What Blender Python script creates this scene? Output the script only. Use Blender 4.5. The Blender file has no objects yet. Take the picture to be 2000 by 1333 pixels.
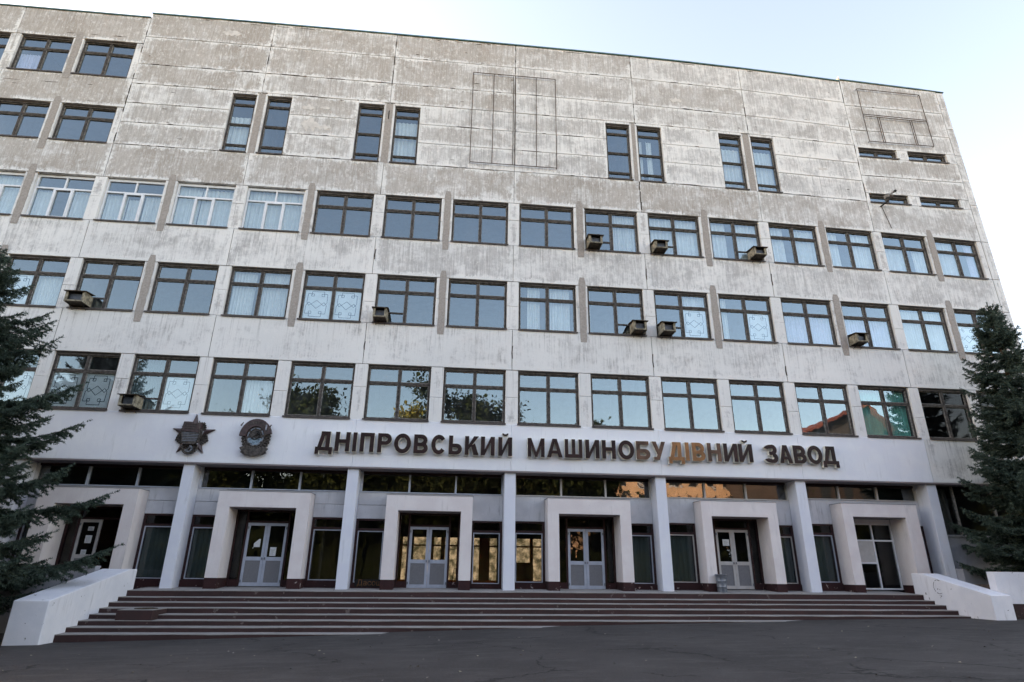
import bpy, math, random
import numpy as np
from mathutils import Vector, Matrix
random.seed(7)
rng = np.random.default_rng(11)
SC = bpy.context.scene
COL = SC.collection

# ------------------------------------------------------------------ camera
cd = bpy.data.cameras.new('camera')
cam = bpy.data.objects.new('camera', cd)
COL.objects.link(cam)
CR = Vector((0.994584, -0.103332, 0.011167))
CU = Vector((-0.047550, -0.356848, 0.932952))
CF = CR.cross(CU) * -1
cam.matrix_world = Matrix(((CR.x, CU.x, CF.x * -1, -2.296), (CR.y, CU.y, CF.y * -1, -23.251),
                           (CR.z, CU.z, CF.z * -1, 1.75), (0, 0, 0, 1)))
cd.sensor_width = 36
cd.lens = 1181.09 / 2000 * 36
cd.clip_end = 2000
SC.camera = cam

# ------------------------------------------------------------------ sky and sun
SUN_EL = math.radians(15)
SUN_AZ = math.radians(-60)          # measured from +Y towards +X
world = bpy.data.worlds.new('World')
SC.world = world
world.use_nodes = True
wt = world.node_tree
sky = wt.nodes.new('ShaderNodeTexSky')
sky.sky_type = 'NISHITA'
sky.sun_disc = False
sky.sun_elevation = SUN_EL
sky.sun_rotation = SUN_AZ
sky.air_density = 1.0
sky.dust_density = 1.0
sky.ozone_density = 1.0
bg = wt.nodes['Background']
bg.inputs[1].default_value = 0.15
wt.links.new(sky.outputs[0], bg.inputs[0])
sd = bpy.data.lights.new('sun', 'SUN')
sd.energy = 3.2
sd.angle = math.radians(0.5)
sd.color = (1.0, 0.86, 0.68)
so = bpy.data.objects.new('sun', sd)
COL.objects.link(so)
sdir = Vector((math.sin(SUN_AZ) * math.cos(SUN_EL), math.cos(SUN_AZ) * math.cos(SUN_EL), math.sin(SUN_EL)))
so.rotation_euler = sdir.to_track_quat('Z', 'Y').to_euler()
so.location = sdir * 60
SC.view_settings.view_transform = 'Standard'
SC.view_settings.look = 'None'
SC.view_settings.gamma = 1
SC.view_settings.use_curve_mapping = False
SC.view_settings.exposure = 2.45
SC.view_settings.use_white_balance = True
SC.view_settings.white_balance_temperature = 8700
SC.view_settings.white_balance_tint = 24
SC.cycles.max_bounces = 8
SC.cycles.transparent_max_bounces = 12
SC.cycles.caustics_reflective = False
SC.cycles.caustics_refractive = False


# ------------------------------------------------------------------ node helpers
class NT:
    def __init__(s, name):
        s.m = bpy.data.materials.new(name)
        s.m.use_nodes = True
        s.t = s.m.node_tree
        s.n = s.t.nodes
        s.b = s.n['Principled BSDF']
        s.b.inputs['Specular IOR Level'].default_value = 0.25

    def new(s, typ, **kw):
        n = s.n.new(typ)
        for k, v in kw.items():
            setattr(n, k, v)
        return n

    def link(s, a, b):
        s.t.links.new(a, b)

    def put(s, sock, v):
        if isinstance(v, (int, float)):
            sock.default_value = v
        elif isinstance(v, (tuple, list)):
            sock.default_value = tuple(v) + ((1,) if len(v) == 3 and len(sock.default_value) == 4 else ())
        else:
            s.link(v, sock)

    def math(s, op, a, b=0.0, c=0.0, clamp=False):
        n = s.new('ShaderNodeMath', operation=op, use_clamp=clamp)
        s.put(n.inputs[0], a); s.put(n.inputs[1], b); s.put(n.inputs[2], c)
        return n.outputs[0]

    def mix(s, f, a, b):
        n = s.new('ShaderNodeMix', data_type='RGBA')
        s.put(n.inputs[0], f); s.put(n.inputs[6], a); s.put(n.inputs[7], b)
        return n.outputs[2]

    def smooth(s, v, lo, hi, to0=0.0, to1=1.0):
        n = s.new('ShaderNodeMapRange', interpolation_type='SMOOTHSTEP')
        s.put(n.inputs[0], v); s.put(n.inputs[1], lo); s.put(n.inputs[2], hi)
        s.put(n.inputs[3], to0); s.put(n.inputs[4], to1)
        return n.outputs[0]

    def pos(s, shift=True):
        g = s.new('ShaderNodeNewGeometry')
        if not shift:
            return g.outputs['Position']
        oi = s.new('ShaderNodeObjectInfo')
        m = s.math('MULTIPLY', oi.outputs['Random'], 57.0)
        v = s.new('ShaderNodeVectorMath', operation='ADD')
        s.link(g.outputs['Position'], v.inputs[0])
        s.link(m, v.inputs[1])
        return v.outputs[0]

    def noise(s, p, scale, detail=4, rough=0.55, sc=(1, 1, 1), dist=0.0):
        mp = s.new('ShaderNodeMapping')
        mp.inputs['Scale'].default_value = sc
        s.link(p, mp.inputs[0])
        n = s.new('ShaderNodeTexNoise')
        n.inputs['Scale'].default_value = scale
        n.inputs['Detail'].default_value = detail
        n.inputs['Roughness'].default_value = rough
        n.inputs['Distortion'].default_value = dist
        s.link(mp.outputs[0], n.inputs['Vector'])
        return n.outputs[0]

    def bump(s, h, strength=0.3, dist=0.02):
        b = s.new('ShaderNodeBump')
        b.inputs['Strength'].default_value = strength
        b.inputs['Distance'].default_value = dist
        s.link(h, b.inputs['Height'])
        s.link(b.outputs[0], s.b.inputs['Normal'])


def simple(name, col, rough=0.7, var=0.25, scale=6.0, metal=0.0, sc=(1, 1, 1), spec=0.25, bump=0.0):
    """plain material with a noisy base colour"""
    t = NT(name)
    p = t.pos()
    n = t.noise(p, scale, 5, 0.6, sc)
    f = t.smooth(n, 0.3, 0.7)
    lo = tuple(c * (1 - var) for c in col)
    hi = tuple(min(1, c * (1 + var)) for c in col)
    t.link(t.mix(f, lo, hi), t.b.inputs['Base Color'])
    t.b.inputs['Roughness'].default_value = rough
    t.b.inputs['Metallic'].default_value = metal
    t.b.inputs['Specular IOR Level'].default_value = spec
    if bump:
        t.bump(n, bump, 0.01)
    return t.m


def wall_material():
    """white paint flaking off grey-brown concrete; obj['dirt'] sets how much is gone"""
    t = NT('weathered_painted_concrete')
    p = t.pos()
    pw = t.pos(False)
    dirt = t.new('ShaderNodeAttribute', attribute_type='OBJECT', attribute_name='dirt').outputs['Fac']
    streak = t.noise(p, 1.0, 7, 0.72, (10, 10, 0.6))
    streak2 = t.noise(p, 1.0, 5, 0.7, (24, 24, 1.6))
    patch = t.noise(p, 0.75, 6, 0.62, (1, 1, 1.5), 0.5)
    fine = t.noise(p, 9.0, 6, 0.7, (1, 1, 1))
    hor = t.noise(p, 1.0, 5, 0.7, (1.3, 1.3, 14))
    a = t.new('ShaderNodeUVMap', uv_map='near').outputs[0]
    b = t.new('ShaderNodeUVMap', uv_map='far').outputs[0]
    sa = t.new('ShaderNodeSeparateXYZ'); t.link(a, sa.inputs[0])
    sb = t.new('ShaderNodeSeparateXYZ'); t.link(b, sb.inputs[0])
    dx = t.math('MINIMUM', sa.outputs[0], sb.outputs[0])
    dz = t.math('MINIMUM', sa.outputs[1], sb.outputs[1])
    d = t.math('MINIMUM', dx, dz)
    wob = t.math('MULTIPLY', t.math('SUBTRACT', fine, 0.5), 0.5)
    edge = t.math('MULTIPLY', t.smooth(t.math('ADD', d, wob), 0.02, 0.24, 1.0, 0.0), t.smooth(t.noise(p, 1.1, 5, 0.65), 0.36, 0.6, 0.1, 1.25))
    # amount of missing paint
    v = t.math('MULTIPLY', streak, 0.80)
    v = t.math('ADD', v, t.math('MULTIPLY', patch, 0.95))
    v = t.math('ADD', v, t.math('MULTIPLY', fine, 0.28))
    v = t.math('ADD', v, t.math('MULTIPLY', streak2, 0.40))
    v = t.math('SUBTRACT', v, t.math('MULTIPLY', edge, 0.36))
    v = t.math('ADD', v, t.math('MULTIPLY', t.math('SUBTRACT', dirt, 0.5), 0.75))
    peel = t.noise(p, 3.2, 10, 0.78, (1, 1, 1.15), 0.3)
    v = t.math('ADD', v, t.math('MULTIPLY', t.math('SUBTRACT', peel, 0.5), 0.62))
    v = t.math('SUBTRACT', v, 0.14)
    bare = t.smooth(v, 1.0, 1.32)
    worn = t.smooth(v, 0.84, 1.20)
    # colours
    tone = t.noise(pw, 0.22, 3, 0.5)
    paint = t.mix(t.smooth(tone, 0.35, 0.65), (0.78, 0.76, 0.73), (0.70, 0.69, 0.67))
    conc = t.mix(t.smooth(t.noise(pw, 0.5, 4, 0.6), 0.35, 0.65), (0.35, 0.305, 0.265), (0.44, 0.395, 0.355))
    conc = t.mix(t.smooth(dirt, 0.45, 0.75), (0.42, 0.41, 0.405), conc)
    conc = t.mix(t.smooth(t.noise(p, 1.0, 6, 0.75, (18, 18, 1.8)), 0.46, 0.64, 0.0, 0.55), conc, (0.56, 0.53, 0.50))
    conc = t.mix(t.smooth(t.noise(p, 12, 8, 0.8), 0.52, 0.66, 0.0, 0.5), conc, (0.22, 0.195, 0.175))
    grey = t.mix(t.smooth(streak2, 0.35, 0.7), (0.60, 0.585, 0.57), (0.44, 0.425, 0.41))
    c = t.mix(t.math('MULTIPLY', worn, 0.85), paint, grey)
    c = t.mix(t.math('MULTIPLY', bare, t.smooth(dirt, 0.3, 0.8, 0.6, 0.92)), c, conc)
    # dark water streaks and small black spots
    dk = t.smooth(t.math('ADD', t.math('MULTIPLY', streak2, 0.6), t.math('MULTIPLY', patch, 0.5)), 0.62, 0.76)
    c = t.mix(t.math('MULTIPLY', dk, t.math('MULTIPLY', worn, 0.45)), c, (0.20, 0.185, 0.17))
    gr = t.smooth(t.noise(p, 30, 6, 0.8), 0.56, 0.68)
    c = t.mix(t.math('MULTIPLY', gr, t.math('MULTIPLY', worn, 0.45)), c, (0.19, 0.17, 0.155))
    # water runs that start at the top edge, under sills and joints
    run = t.math('MULTIPLY', t.smooth(t.noise(p, 1.0, 4, 0.6, (15, 15, 0.22)), 0.55, 0.66), t.smooth(sb.outputs[1], 0.0, 1.5, 1.0, 0.0))
    c = t.mix(t.math('MULTIPLY', run, 0.38), c, (0.24, 0.225, 0.21))
    # fresh white remains in flecks
    fl = t.smooth(t.noise(p, 6.5, 10, 0.8, (1, 1, 0.7)), 0.535, 0.62)
    c = t.mix(t.math('MULTIPLY', fl, 0.6), c, (0.78, 0.75, 0.72))
    # thin horizontal cracks
    hc = t.smooth(hor, 0.76, 0.79)
    c = t.mix(t.math('MULTIPLY', hc, t.math('MULTIPLY', worn, 0.8)), c, (0.08, 0.07, 0.06))
    t.link(c, t.b.inputs['Base Color'])
    t.b.inputs['Roughness'].default_value = 0.9
    t.b.inputs['Specular IOR Level'].default_value = 0.12
    h = t.math('ADD', t.math('MULTIPLY', bare, -0.6), t.math('MULTIPLY', fine, 0.7))
    t.bump(h, 0.45, 0.02)
    return t.m


def paint_material(name, col, col2, stain=0.35, chips=0.0, low=None):
    """painted render with drips, stains and chips"""
    t = NT(name)
    p = t.pos()
    s1 = t.noise(p, 1.0, 6, 0.7, (7, 7, 0.6))
    s2 = t.noise(p, 1.3, 5, 0.6)
    s3 = t.noise(p, 14, 6, 0.7)
    c = t.mix(t.smooth(s2, 0.35, 0.68), col, col2)
    dk = t.smooth(t.math('ADD', s1, t.math('MULTIPLY', s2, 0.6)), 0.86, 1.12)
    c = t.mix(t.math('MULTIPLY', dk, stain), c, tuple(x * 0.42 for x in col))
    sp = t.smooth(t.noise(p, 22, 4, 0.6), 0.68, 0.72)
    c = t.mix(t.math('MULTIPLY', sp, stain), c, tuple(x * 0.35 for x in col))
    if chips:
        ch = t.smooth(t.noise(p, 4.0, 7, 0.7), 0.72 - chips * 0.2, 0.74 - chips * 0.2)
        c = t.mix(ch, c, low or (0.33, 0.30, 0.27))
    t.link(c, t.b.inputs['Base Color'])
    t.b.inputs['Roughness'].default_value = 0.82
    t.bump(t.math('ADD', s3, s2), 0.25, 0.012)
    return t.m


def glass_material(name, tint=(0.90, 0.95, 0.97), refl=(0.93, 0.97, 1.0), ior=1.75, wob=0.0012, rough=0.0, dust=0.05):
    t = NT(name)
    t.n.remove(t.b)
    out = t.n['Material Output']
    p = t.pos()
    n = t.noise(p, 1.6, 2, 0.5)
    bp = t.new('ShaderNodeBump')
    bp.inputs['Strength'].default_value = 1.0
    bp.inputs['Distance'].default_value = wob
    t.link(n, bp.inputs['Height'])
    tr = t.new('ShaderNodeBsdfTransparent'); tr.inputs[0].default_value = tint + (1,)
    gl = t.new('ShaderNodeBsdfGlossy'); gl.inputs['Roughness'].default_value = rough
    gl.inputs['Color'].default_value = refl + (1,)
    t.link(bp.outputs[0], gl.inputs['Normal'])
    fr = t.new('ShaderNodeFresnel'); fr.inputs['IOR'].default_value = ior
    ge = t.new('ShaderNodeNewGeometry')
    mx = t.new('ShaderNodeMixShader')
    t.link(t.math('MULTIPLY', fr.outputs[0], t.math('SUBTRACT', 1.0, ge.outputs['Backfacing'])), mx.inputs[0]); t.link(tr.outputs[0], mx.inputs[1]); t.link(gl.outputs[0], mx.inputs[2])
    df = t.new('ShaderNodeBsdfDiffuse'); df.inputs[0].default_value = (0.35, 0.36, 0.36, 1)
    mx2 = t.new('ShaderNodeMixShader')
    dn = t.smooth(t.noise(p, 2.5, 6, 0.65), 0.35, 0.8, dust * 0.4, dust * 2.2)
    t.link(dn, mx2.inputs[0]); t.link(mx.outputs[0], mx2.inputs[1]); t.link(df.outputs[0], mx2.inputs[2])
    t.link(mx2.outputs[0], out.inputs[0])
    return t.m


def cloth_material(name, col, fold=26.0, trans=0.25):
    t = NT(name)
    t.n.remove(t.b)
    out = t.n['Material Output']
    p = t.pos()
    n = t.noise(p, 1.0, 3, 0.5, (fold * 0.4, fold * 0.4, 0.3))
    c = t.mix(t.smooth(n, 0.3, 0.7), tuple(x * 0.8 for x in col), col)
    df = t.new('ShaderNodeBsdfDiffuse'); t.link(c, df.inputs[0])
    tl = t.new('ShaderNodeBsdfTranslucent'); t.link(c, tl.inputs[0])
    mx = t.new('ShaderNodeMixShader'); mx.inputs[0].default_value = trans
    t.link(df.outputs[0], mx.inputs[1]); t.link(tl.outputs[0], mx.inputs[2])
    t.link(mx.outputs[0], out.inputs[0])
    return t.m


def asphalt_material():
    t = NT('worn_asphalt')
    p = t.pos(False)
    a = t.noise(p, 0.35, 5, 0.6)
    b = t.noise(p, 28, 5, 0.75)
    g = t.noise(p, 2.2, 6, 0.7, (0.5, 1.4, 1))
    c = t.mix(t.smooth(a, 0.35, 0.65), (0.038, 0.034, 0.033), (0.055, 0.049, 0.047))
    c = t.mix(t.smooth(g, 0.45, 0.7, 0, 0.75), c, (0.075, 0.070, 0.066))
    c = t.mix(t.smooth(b, 0.55, 0.7, 0, 0.8), c, (0.115, 0.11, 0.105))
    c = t.mix(t.smooth(b, 0.30, 0.42, 0.6, 0), c, (0.018, 0.017, 0.017))
    # cracks
    wn = t.new('ShaderNodeTexNoise'); wn.inputs['Scale'].default_value = 1.1; wn.inputs['Detail'].default_value = 6
    wn.inputs['Roughness'].default_value = 0.65
    t.link(p, wn.inputs['Vector'])
    vm = t.new('ShaderNodeVectorMath', operation='MULTIPLY_ADD')
    t.link(wn.outputs['Color'], vm.inputs[0]); vm.inputs[1].default_value = (1.6, 1.6, 0); t.link(p, vm.inputs[2])
    vo = t.new('ShaderNodeTexVoronoi', feature='DISTANCE_TO_EDGE'); vo.inputs['Scale'].default_value = 0.23
    t.link(vm.outputs[0], vo.inputs['Vector'])
    ms = t.smooth(t.noise(p, 0.5, 3, 0.5), 0.42, 0.56)
    cr = t.math('MULTIPLY', t.smooth(vo.outputs[0], 0.002, 0.009, 1, 0), ms)
    c = t.mix(t.math('MULTIPLY', cr, 0.85), c, (0.012, 0.011, 0.011))
    lt = t.smooth(t.noise(p, 6.5, 4, 0.6, (0.6, 1.5, 1)), 0.74, 0.77)
    c = t.mix(t.math('MULTIPLY', lt, 0.7), c, (0.16, 0.15, 0.14))
    t.link(c, t.b.inputs['Base Color'])
    t.b.inputs['Roughness'].default_value = 0.85
    t.bump(t.math('ADD', b, t.math('MULTIPLY', cr, -1.5)), 0.6, 0.012)
    return t.m


M = {}
M['wall'] = wall_material()
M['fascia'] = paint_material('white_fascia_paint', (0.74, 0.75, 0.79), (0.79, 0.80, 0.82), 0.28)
M['pilaster'] = paint_material('bluish_white_pilaster_paint', (0.65, 0.67, 0.74), (0.70, 0.72, 0.77), 0.32)
M['portal'] = paint_material('pinkish_portal_render', (0.66, 0.595, 0.585), (0.72, 0.665, 0.65), 0.34)
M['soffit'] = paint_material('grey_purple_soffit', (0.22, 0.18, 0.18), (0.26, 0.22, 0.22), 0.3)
M['inner_wall'] = paint_material('stained_white_wall', (0.48, 0.48, 0.50), (0.57, 0.57, 0.59), 0.75)
M['whitewash'] = paint_material('chipped_whitewash', (0.66, 0.67, 0.71), (0.74, 0.74, 0.77), 0.45, 0.34, (0.12, 0.11, 0.11))
M['grey_wall'] = paint_material('dull_grey_render', (0.26, 0.26, 0.28), (0.33, 0.33, 0.35), 0.5)
M['maroon'] = paint_material('maroon_plinth_paint', (0.045, 0.016, 0.016), (0.032, 0.013, 0.014), 0.5, 0.5, (0.36, 0.30, 0.29))
M['riser'] = paint_material('worn_maroon_riser_paint', (0.058, 0.029, 0.028), (0.042, 0.024, 0.023), 0.5, 0.45, (0.13, 0.10, 0.095))
M['tread'] = paint_material('worn_concrete_tread', (0.25, 0.232, 0.215), (0.33, 0.305, 0.285), 0.6, 0.1, (0.12, 0.08, 0.075))
M['brown_frame'] = simple('dark_maroon_frame_paint', (0.035, 0.014, 0.014), 0.5, 0.3, 8)
M['wood'] = simple('weathered_brown_window_wood', (0.066, 0.056, 0.050), 0.8, 0.6, 9, sc=(1, 1, 1), bump=0.4)
M['wood_light'] = simple('greyed_sash_wood', (0.20, 0.185, 0.17), 0.8, 0.5, 12)
M['pvc'] = simple('white_window_plastic', (0.72, 0.73, 0.75), 0.4, 0.06, 3)
M['sill'] = simple('rusty_sheet_sill', (0.075, 0.062, 0.058), 0.6, 0.4, 10)
M['plaster'] = simple('brown_repair_plaster', (0.34, 0.30, 0.27), 0.95, 0.15, 14, bump=0.3)
M['patch'] = simple('cream_repair_patch', (0.60, 0.56, 0.52), 0.9, 0.12, 5, bump=0.3)
M['filler'] = simple('crumbling_joint_mortar', (0.16, 0.14, 0.125), 0.95, 0.85, 3.5, bump=0.4)
M['teal'] = simple('green_roof_flashing', (0.075, 0.155, 0.145), 0.5, 0.3, 5)
M['glass'] = glass_material('window_glass', refl=(0.70, 0.91, 1.0), ior=2.6, dust=0.03)
M['glass_ground'] = glass_material('ground_floor_glass', tint=(0.72, 0.74, 0.74), ior=1.5, wob=0.0025, dust=0.005)
M['glass_transom'] = glass_material('transom_glass', tint=(0.6, 0.62, 0.62), ior=2.0, wob=0.003, dust=0.005)
M['glass_dark'] = glass_material('dim_glass', tint=(0.6, 0.6, 0.6), ior=1.28, dust=0.005)
M['curtain'] = cloth_material('white_net_curtain', (0.80, 0.78, 0.72), 26, 0.12)
M['blind'] = cloth_material('pale_vertical_blind', (0.80, 0.79, 0.73), 30, 0.1)
M['lilac'] = cloth_material('lilac_curtain', (0.72, 0.66, 0.80), 26, 0.12)
M['green_curtain'] = cloth_material('green_curtain', (0.14, 0.58, 0.46), 26, 0.12)
M['grey_curtain'] = cloth_material('grey_green_lobby_curtain', (0.20, 0.26, 0.25))
M['film'] = simple('frosted_white_film', (0.72, 0.74, 0.71), 0.5, 0.08, 2)
M['film_line'] = simple('dark_film_line', (0.06, 0.08, 0.10), 0.5, 0.1)
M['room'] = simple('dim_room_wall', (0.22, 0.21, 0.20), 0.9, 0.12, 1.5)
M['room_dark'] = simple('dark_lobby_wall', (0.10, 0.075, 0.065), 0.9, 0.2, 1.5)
M['letter'] = simple('dark_brown_letter_face', (0.026, 0.011, 0.010), 0.5, 0.45, 2.2, spec=0.2)
M['letter_faded'] = simple('faded_orange_letter_face', (0.26, 0.115, 0.045), 0.5, 0.35, 3)
M['letter_mid'] = simple('half_faded_letter_face', (0.10, 0.050, 0.032), 0.4, 0.6, 2.5)
M['letter_side'] = simple('cream_letter_return', (0.74, 0.71, 0.62), 0.7, 0.15, 6)
M['bronze'] = simple('tarnished_emblem_metal', (0.070, 0.060, 0.054), 0.5, 0.6, 14, metal=0.3, bump=0.5)
M['enamel'] = simple('dark_red_enamel', (0.050, 0.026, 0.026), 0.5, 0.4, 9, spec=0.5)
M['silver'] = simple('worn_silver_paint', (0.26, 0.27, 0.30), 0.5, 0.5, 16)
M['blue_enamel'] = simple('chipped_blue_enamel', (0.15, 0.22, 0.27), 0.4, 0.6, 18)
M['alu'] = simple('grey_painted_aluminium', (0.42, 0.46, 0.53), 0.5, 0.08, 4)
M['alu_warm'] = simple('off_white_painted_aluminium', (0.50, 0.48, 0.46), 0.5, 0.08, 4)
M['door_panel'] = simple('grey_door_infill', (0.20, 0.20, 0.21), 0.8, 0.12, 30)
M['paper'] = simple('white_notice_paper', (0.66, 0.68, 0.68), 0.8, 0.08, 20)
M['dark'] = simple('black_metal', (0.015, 0.014, 0.014), 0.6, 0.2)
M['steel'] = simple('rusty_steel_bar', (0.10, 0.075, 0.06), 0.8, 0.4, 6)
M['zinc'] = simple('dull_zinc_sheet', (0.17, 0.19, 0.22), 0.45, 0.25, 7, metal=0.5)
M['hood_wood'] = simple('peeling_cream_board', (0.27, 0.235, 0.175), 0.85, 0.6, 7)
M['hood_dark'] = simple('rotten_board_and_joint_shade', (0.055, 0.040, 0.028), 0.9, 0.5, 9)  # also used as painted shade in the joint cracks
M['asphalt'] = asphalt_material()
M['bark'] = simple('rough_bark', (0.07, 0.052, 0.042), 0.95, 0.4, 9, bump=0.6)
M['warm_pane'] = cloth_material('sunlit_dirty_pane', (0.50, 0.46, 0.35), 3, 0.95)
_t = NT('sunlit_dirty_pane')
_t.n.remove(_t.b)
_p = _t.pos(False)
_c = _t.mix(_t.smooth(_t.noise(_p, 2.2, 7, 0.75), 0.36, 0.62), (0.12, 0.125, 0.10), (0.42, 0.40, 0.36))
_tl = _t.new('ShaderNodeBsdfTranslucent'); _t.link(_c, _tl.inputs[0])
_t.link(_tl.outputs[0], _t.n['Material Output'].inputs[0])
M['warm_pane'] = _t.m
M['orange_wood'] = cloth_material('varnished_orange_wood', (0.52, 0.21, 0.07), 8, 0.25)
M['peach'] = simple('peach_render', (0.86, 0.56, 0.36), 0.9, 0.08, 0.5)
M['brick_dark'] = simple('grey_brown_render', (0.07, 0.055, 0.05), 0.9, 0.15, 0.5)
M['red_roof'] = simple('rust_red_roof_sheet', (0.22, 0.06, 0.045), 0.8, 0.2, 0.8)
M['window_dark'] = simple('dark_far_window', (0.03, 0.035, 0.04), 0.2, 0.2)
M['sign_board'] = simple('black_sign_board', (0.012, 0.011, 0.012), 0.5, 0.3)
M['gold'] = simple('dull_gold_lettering', (0.17, 0.075, 0.03), 0.6, 0.4, 9)


def leaf_material(name, c1, c2, scale=1.2, trans=0.3):
    t = NT(name)
    t.n.remove(t.b)
    out = t.n['Material Output']
    p = t.pos(False)
    f = t.smooth(t.noise(p, scale, 4, 0.6), 0.35, 0.68)
    f2 = t.noise(p, 17, 2, 0.5)
    c = t.mix(f, c1, c2)
    c = t.mix(t.smooth(f2, 0.4, 0.75, 0, 0.6), c, tuple(x * 1.5 for x in c2))
    df = t.new('ShaderNodeBsdfDiffuse'); t.link(c, df.inputs[0])
    tl = t.new('ShaderNodeBsdfTranslucent'); t.link(c, tl.inputs[0])
    mx = t.new('ShaderNodeMixShader'); mx.inputs[0].default_value = trans
    t.link(df.outputs[0], mx.inputs[1]); t.link(tl.outputs[0], mx.inputs[2])
    t.link(mx.outputs[0], out.inputs[0])
    return t.m


M['needle'] = leaf_material('blue_green_spruce_needles', (0.030, 0.050, 0.038), (0.105, 0.145, 0.115), 3.2)
M['leaf_dark'] = leaf_material('dark_green_leaves', (0.018, 0.024, 0.012), (0.036, 0.048, 0.020), 1.2, 0.06)
M['leaf_gold'] = leaf_material('yellowing_birch_leaves', (0.16, 0.15, 0.04), (0.26, 0.20, 0.05))


# ------------------------------------------------------------------ mesh helpers
class MB:
    """collects solids and builds ONE mesh object"""
    def __init__(s):
        s.v = []; s.f = []; s.m = []; s.mats = []

    def mi(s, mat):
        if mat not in s.mats:
            s.mats.append(mat)
        return s.mats.index(mat)

    def box(s, x0, x1, y0, y1, z0, z1, mat, front=None):
        k = len(s.v); i = s.mi(mat)
        s.v += [(x0, y0, z0), (x1, y0, z0), (x1, y1, z0), (x0, y1, z0), (x0, y0, z1), (x1, y0, z1), (x1, y1, z1), (x0, y1, z1)]
        s.f += [(k, k + 1, k + 5, k + 4), (k + 1, k + 2, k + 6, k + 5), (k + 2, k + 3, k + 7, k + 6), (k + 3, k, k + 4, k + 7),
                (k + 4, k + 5, k + 6, k + 7), (k + 3, k + 2, k + 1, k)]
        s.m += [i if front is None else s.mi(front)] + [i] * 5
        return s

    def prism(s, pts, y0, y1, mat, side=None):
        """polygon in x,z (counter-clockwise seen from the front) extruded along y"""
        k = len(s.v); n = len(pts); i = s.mi(mat); j = i if side is None else s.mi(side)
        s.v += [(x, y0, z) for x, z in pts] + [(x, y1, z) for x, z in pts]
        s.f.append(tuple(range(k, k + n))); s.m.append(i)
        s.f.append(tuple(range(k + 2 * n - 1, k + n - 1, -1))); s.m.append(j)
        for a in range(n):
            b = (a + 1) % n
            s.f.append((k + b, k + a, k + n + a, k + n + b)); s.m.append(j)
        return s

    def hexa(s, p, mat, mats=None):
        """8 corners: bottom 4 (ccw from above), top 4"""
        k = len(s.v); i = s.mi(mat)
        s.v += [tuple(q) for q in p]
        s.f += [(k, k + 1, k + 5, k + 4), (k + 1, k + 2, k + 6, k + 5), (k + 2, k + 3, k + 7, k + 6), (k + 3, k, k + 4, k + 7),
                (k + 4, k + 5, k + 6, k + 7), (k + 3, k + 2, k + 1, k)]
        s.m += [i] * 6 if mats is None else [s.mi(q) for q in mats]
        return s

    def tube(s, a, b, r0, r1, mat, n=6, caps=True):
        a = Vector(a); b = Vector(b); d = (b - a)
        if d.length < 1e-6:
            return s
        d.normalize()
        u = d.orthogonal().normalized(); w = d.cross(u)
        k = len(s.v); i = s.mi(mat)
        for c, r in ((a, r0), (b, r1)):
            for q in range(n):
                t = 2 * math.pi * q / n
                s.v.append(tuple(c + u * math.cos(t) * r + w * math.sin(t) * r))
        for q in range(n):
            p2 = (q + 1) % n
            s.f.append((k + q, k + p2, k + n + p2, k + n + q)); s.m.append(i)
        if caps:
            s.f.append(tuple(range(k + n - 1, k - 1, -1))); s.m.append(i)
            s.f.append(tuple(range(k + n, k + 2 * n))); s.m.append(i)
        return s

    def lathe(s, c, prof, mat, n=20):
        k = len(s.v); i = s.mi(mat)
        for r, z in prof:
            for q in range(n):
                t = 2 * math.pi * q / n
                s.v.append((c[0] + r * math.cos(t), c[1] + r * math.sin(t), c[2] + z))
        for a in range(len(prof) - 1):
            for q in range(n):
                p2 = (q + 1) % n
                s.f.append((k + a * n + q, k + a * n + p2, k + (a + 1) * n + p2, k + (a + 1) * n + q)); s.m.append(i)
        return s

    def build(s, name, parent=None, smooth=False):
        me = bpy.data.meshes.new(name)
        me.from_pydata(s.v, [], s.f)
        for q in s.mats:
            me.materials.append(q)
        me.polygons.foreach_set('material_index', s.m)
        if smooth:
            me.polygons.foreach_set('use_smooth', [True] * len(s.f))
        me.update()
        o = bpy.data.objects.new(name, me)
        COL.objects.link(o)
        if parent is not None:
            o.parent = parent
        return o


def B(name, parent, x0, x1, y0, y1, z0, z1, mat):
    return MB().box(x0, x1, y0, y1, z0, z1, mat).build(name, parent)


def thing(name, label, cat, group=None):
    o = bpy.data.objects.new(name, None)
    COL.objects.link(o)
    o['label'] = label; o['category'] = cat
    if group:
        o['group'] = group
    return o


def place(root, x, y, z):
    """put the Empty at the thing's base, leaving children where they stand"""
    root.location = (x, y, z)
    for ch in root.children:
        ch.location = (ch.location[0] - x, ch.location[1] - y, ch.location[2] - z)


def tag(o, label, cat, group=None):
    o['label'] = label; o['category'] = cat
    if group:
        o['group'] = group
    return o


# ------------------------------------------------------------------ facade grid
def XL(k):
    return {-10: -28.165, -9: -25.608, -8: -22.958, -7: -20.224, -6: -17.418, -5: -14.552, -4: -11.637, -3: -8.684, -2: -5.705, -1: -2.709,
            0: 0.29, 1: 3.283, 2: 6.257, 3: 9.201, 4: 12.105, 5: 14.957, 6: 17.746, 7: 20.461}[k]


def XR(k):
    return {-10: -26.051, -9: -23.415, -8: -20.694, -7: -17.9, -6: -15.044, -5: -12.137, -4: -9.189, -3: -6.213, -2: -3.22, -1: -0.22,
            0: 2.774, 1: 5.752, 2: 8.703, 3: 11.614, 4: 14.476, 5: 17.276, 6: 20.004, 7: 22.648}[k]


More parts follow.
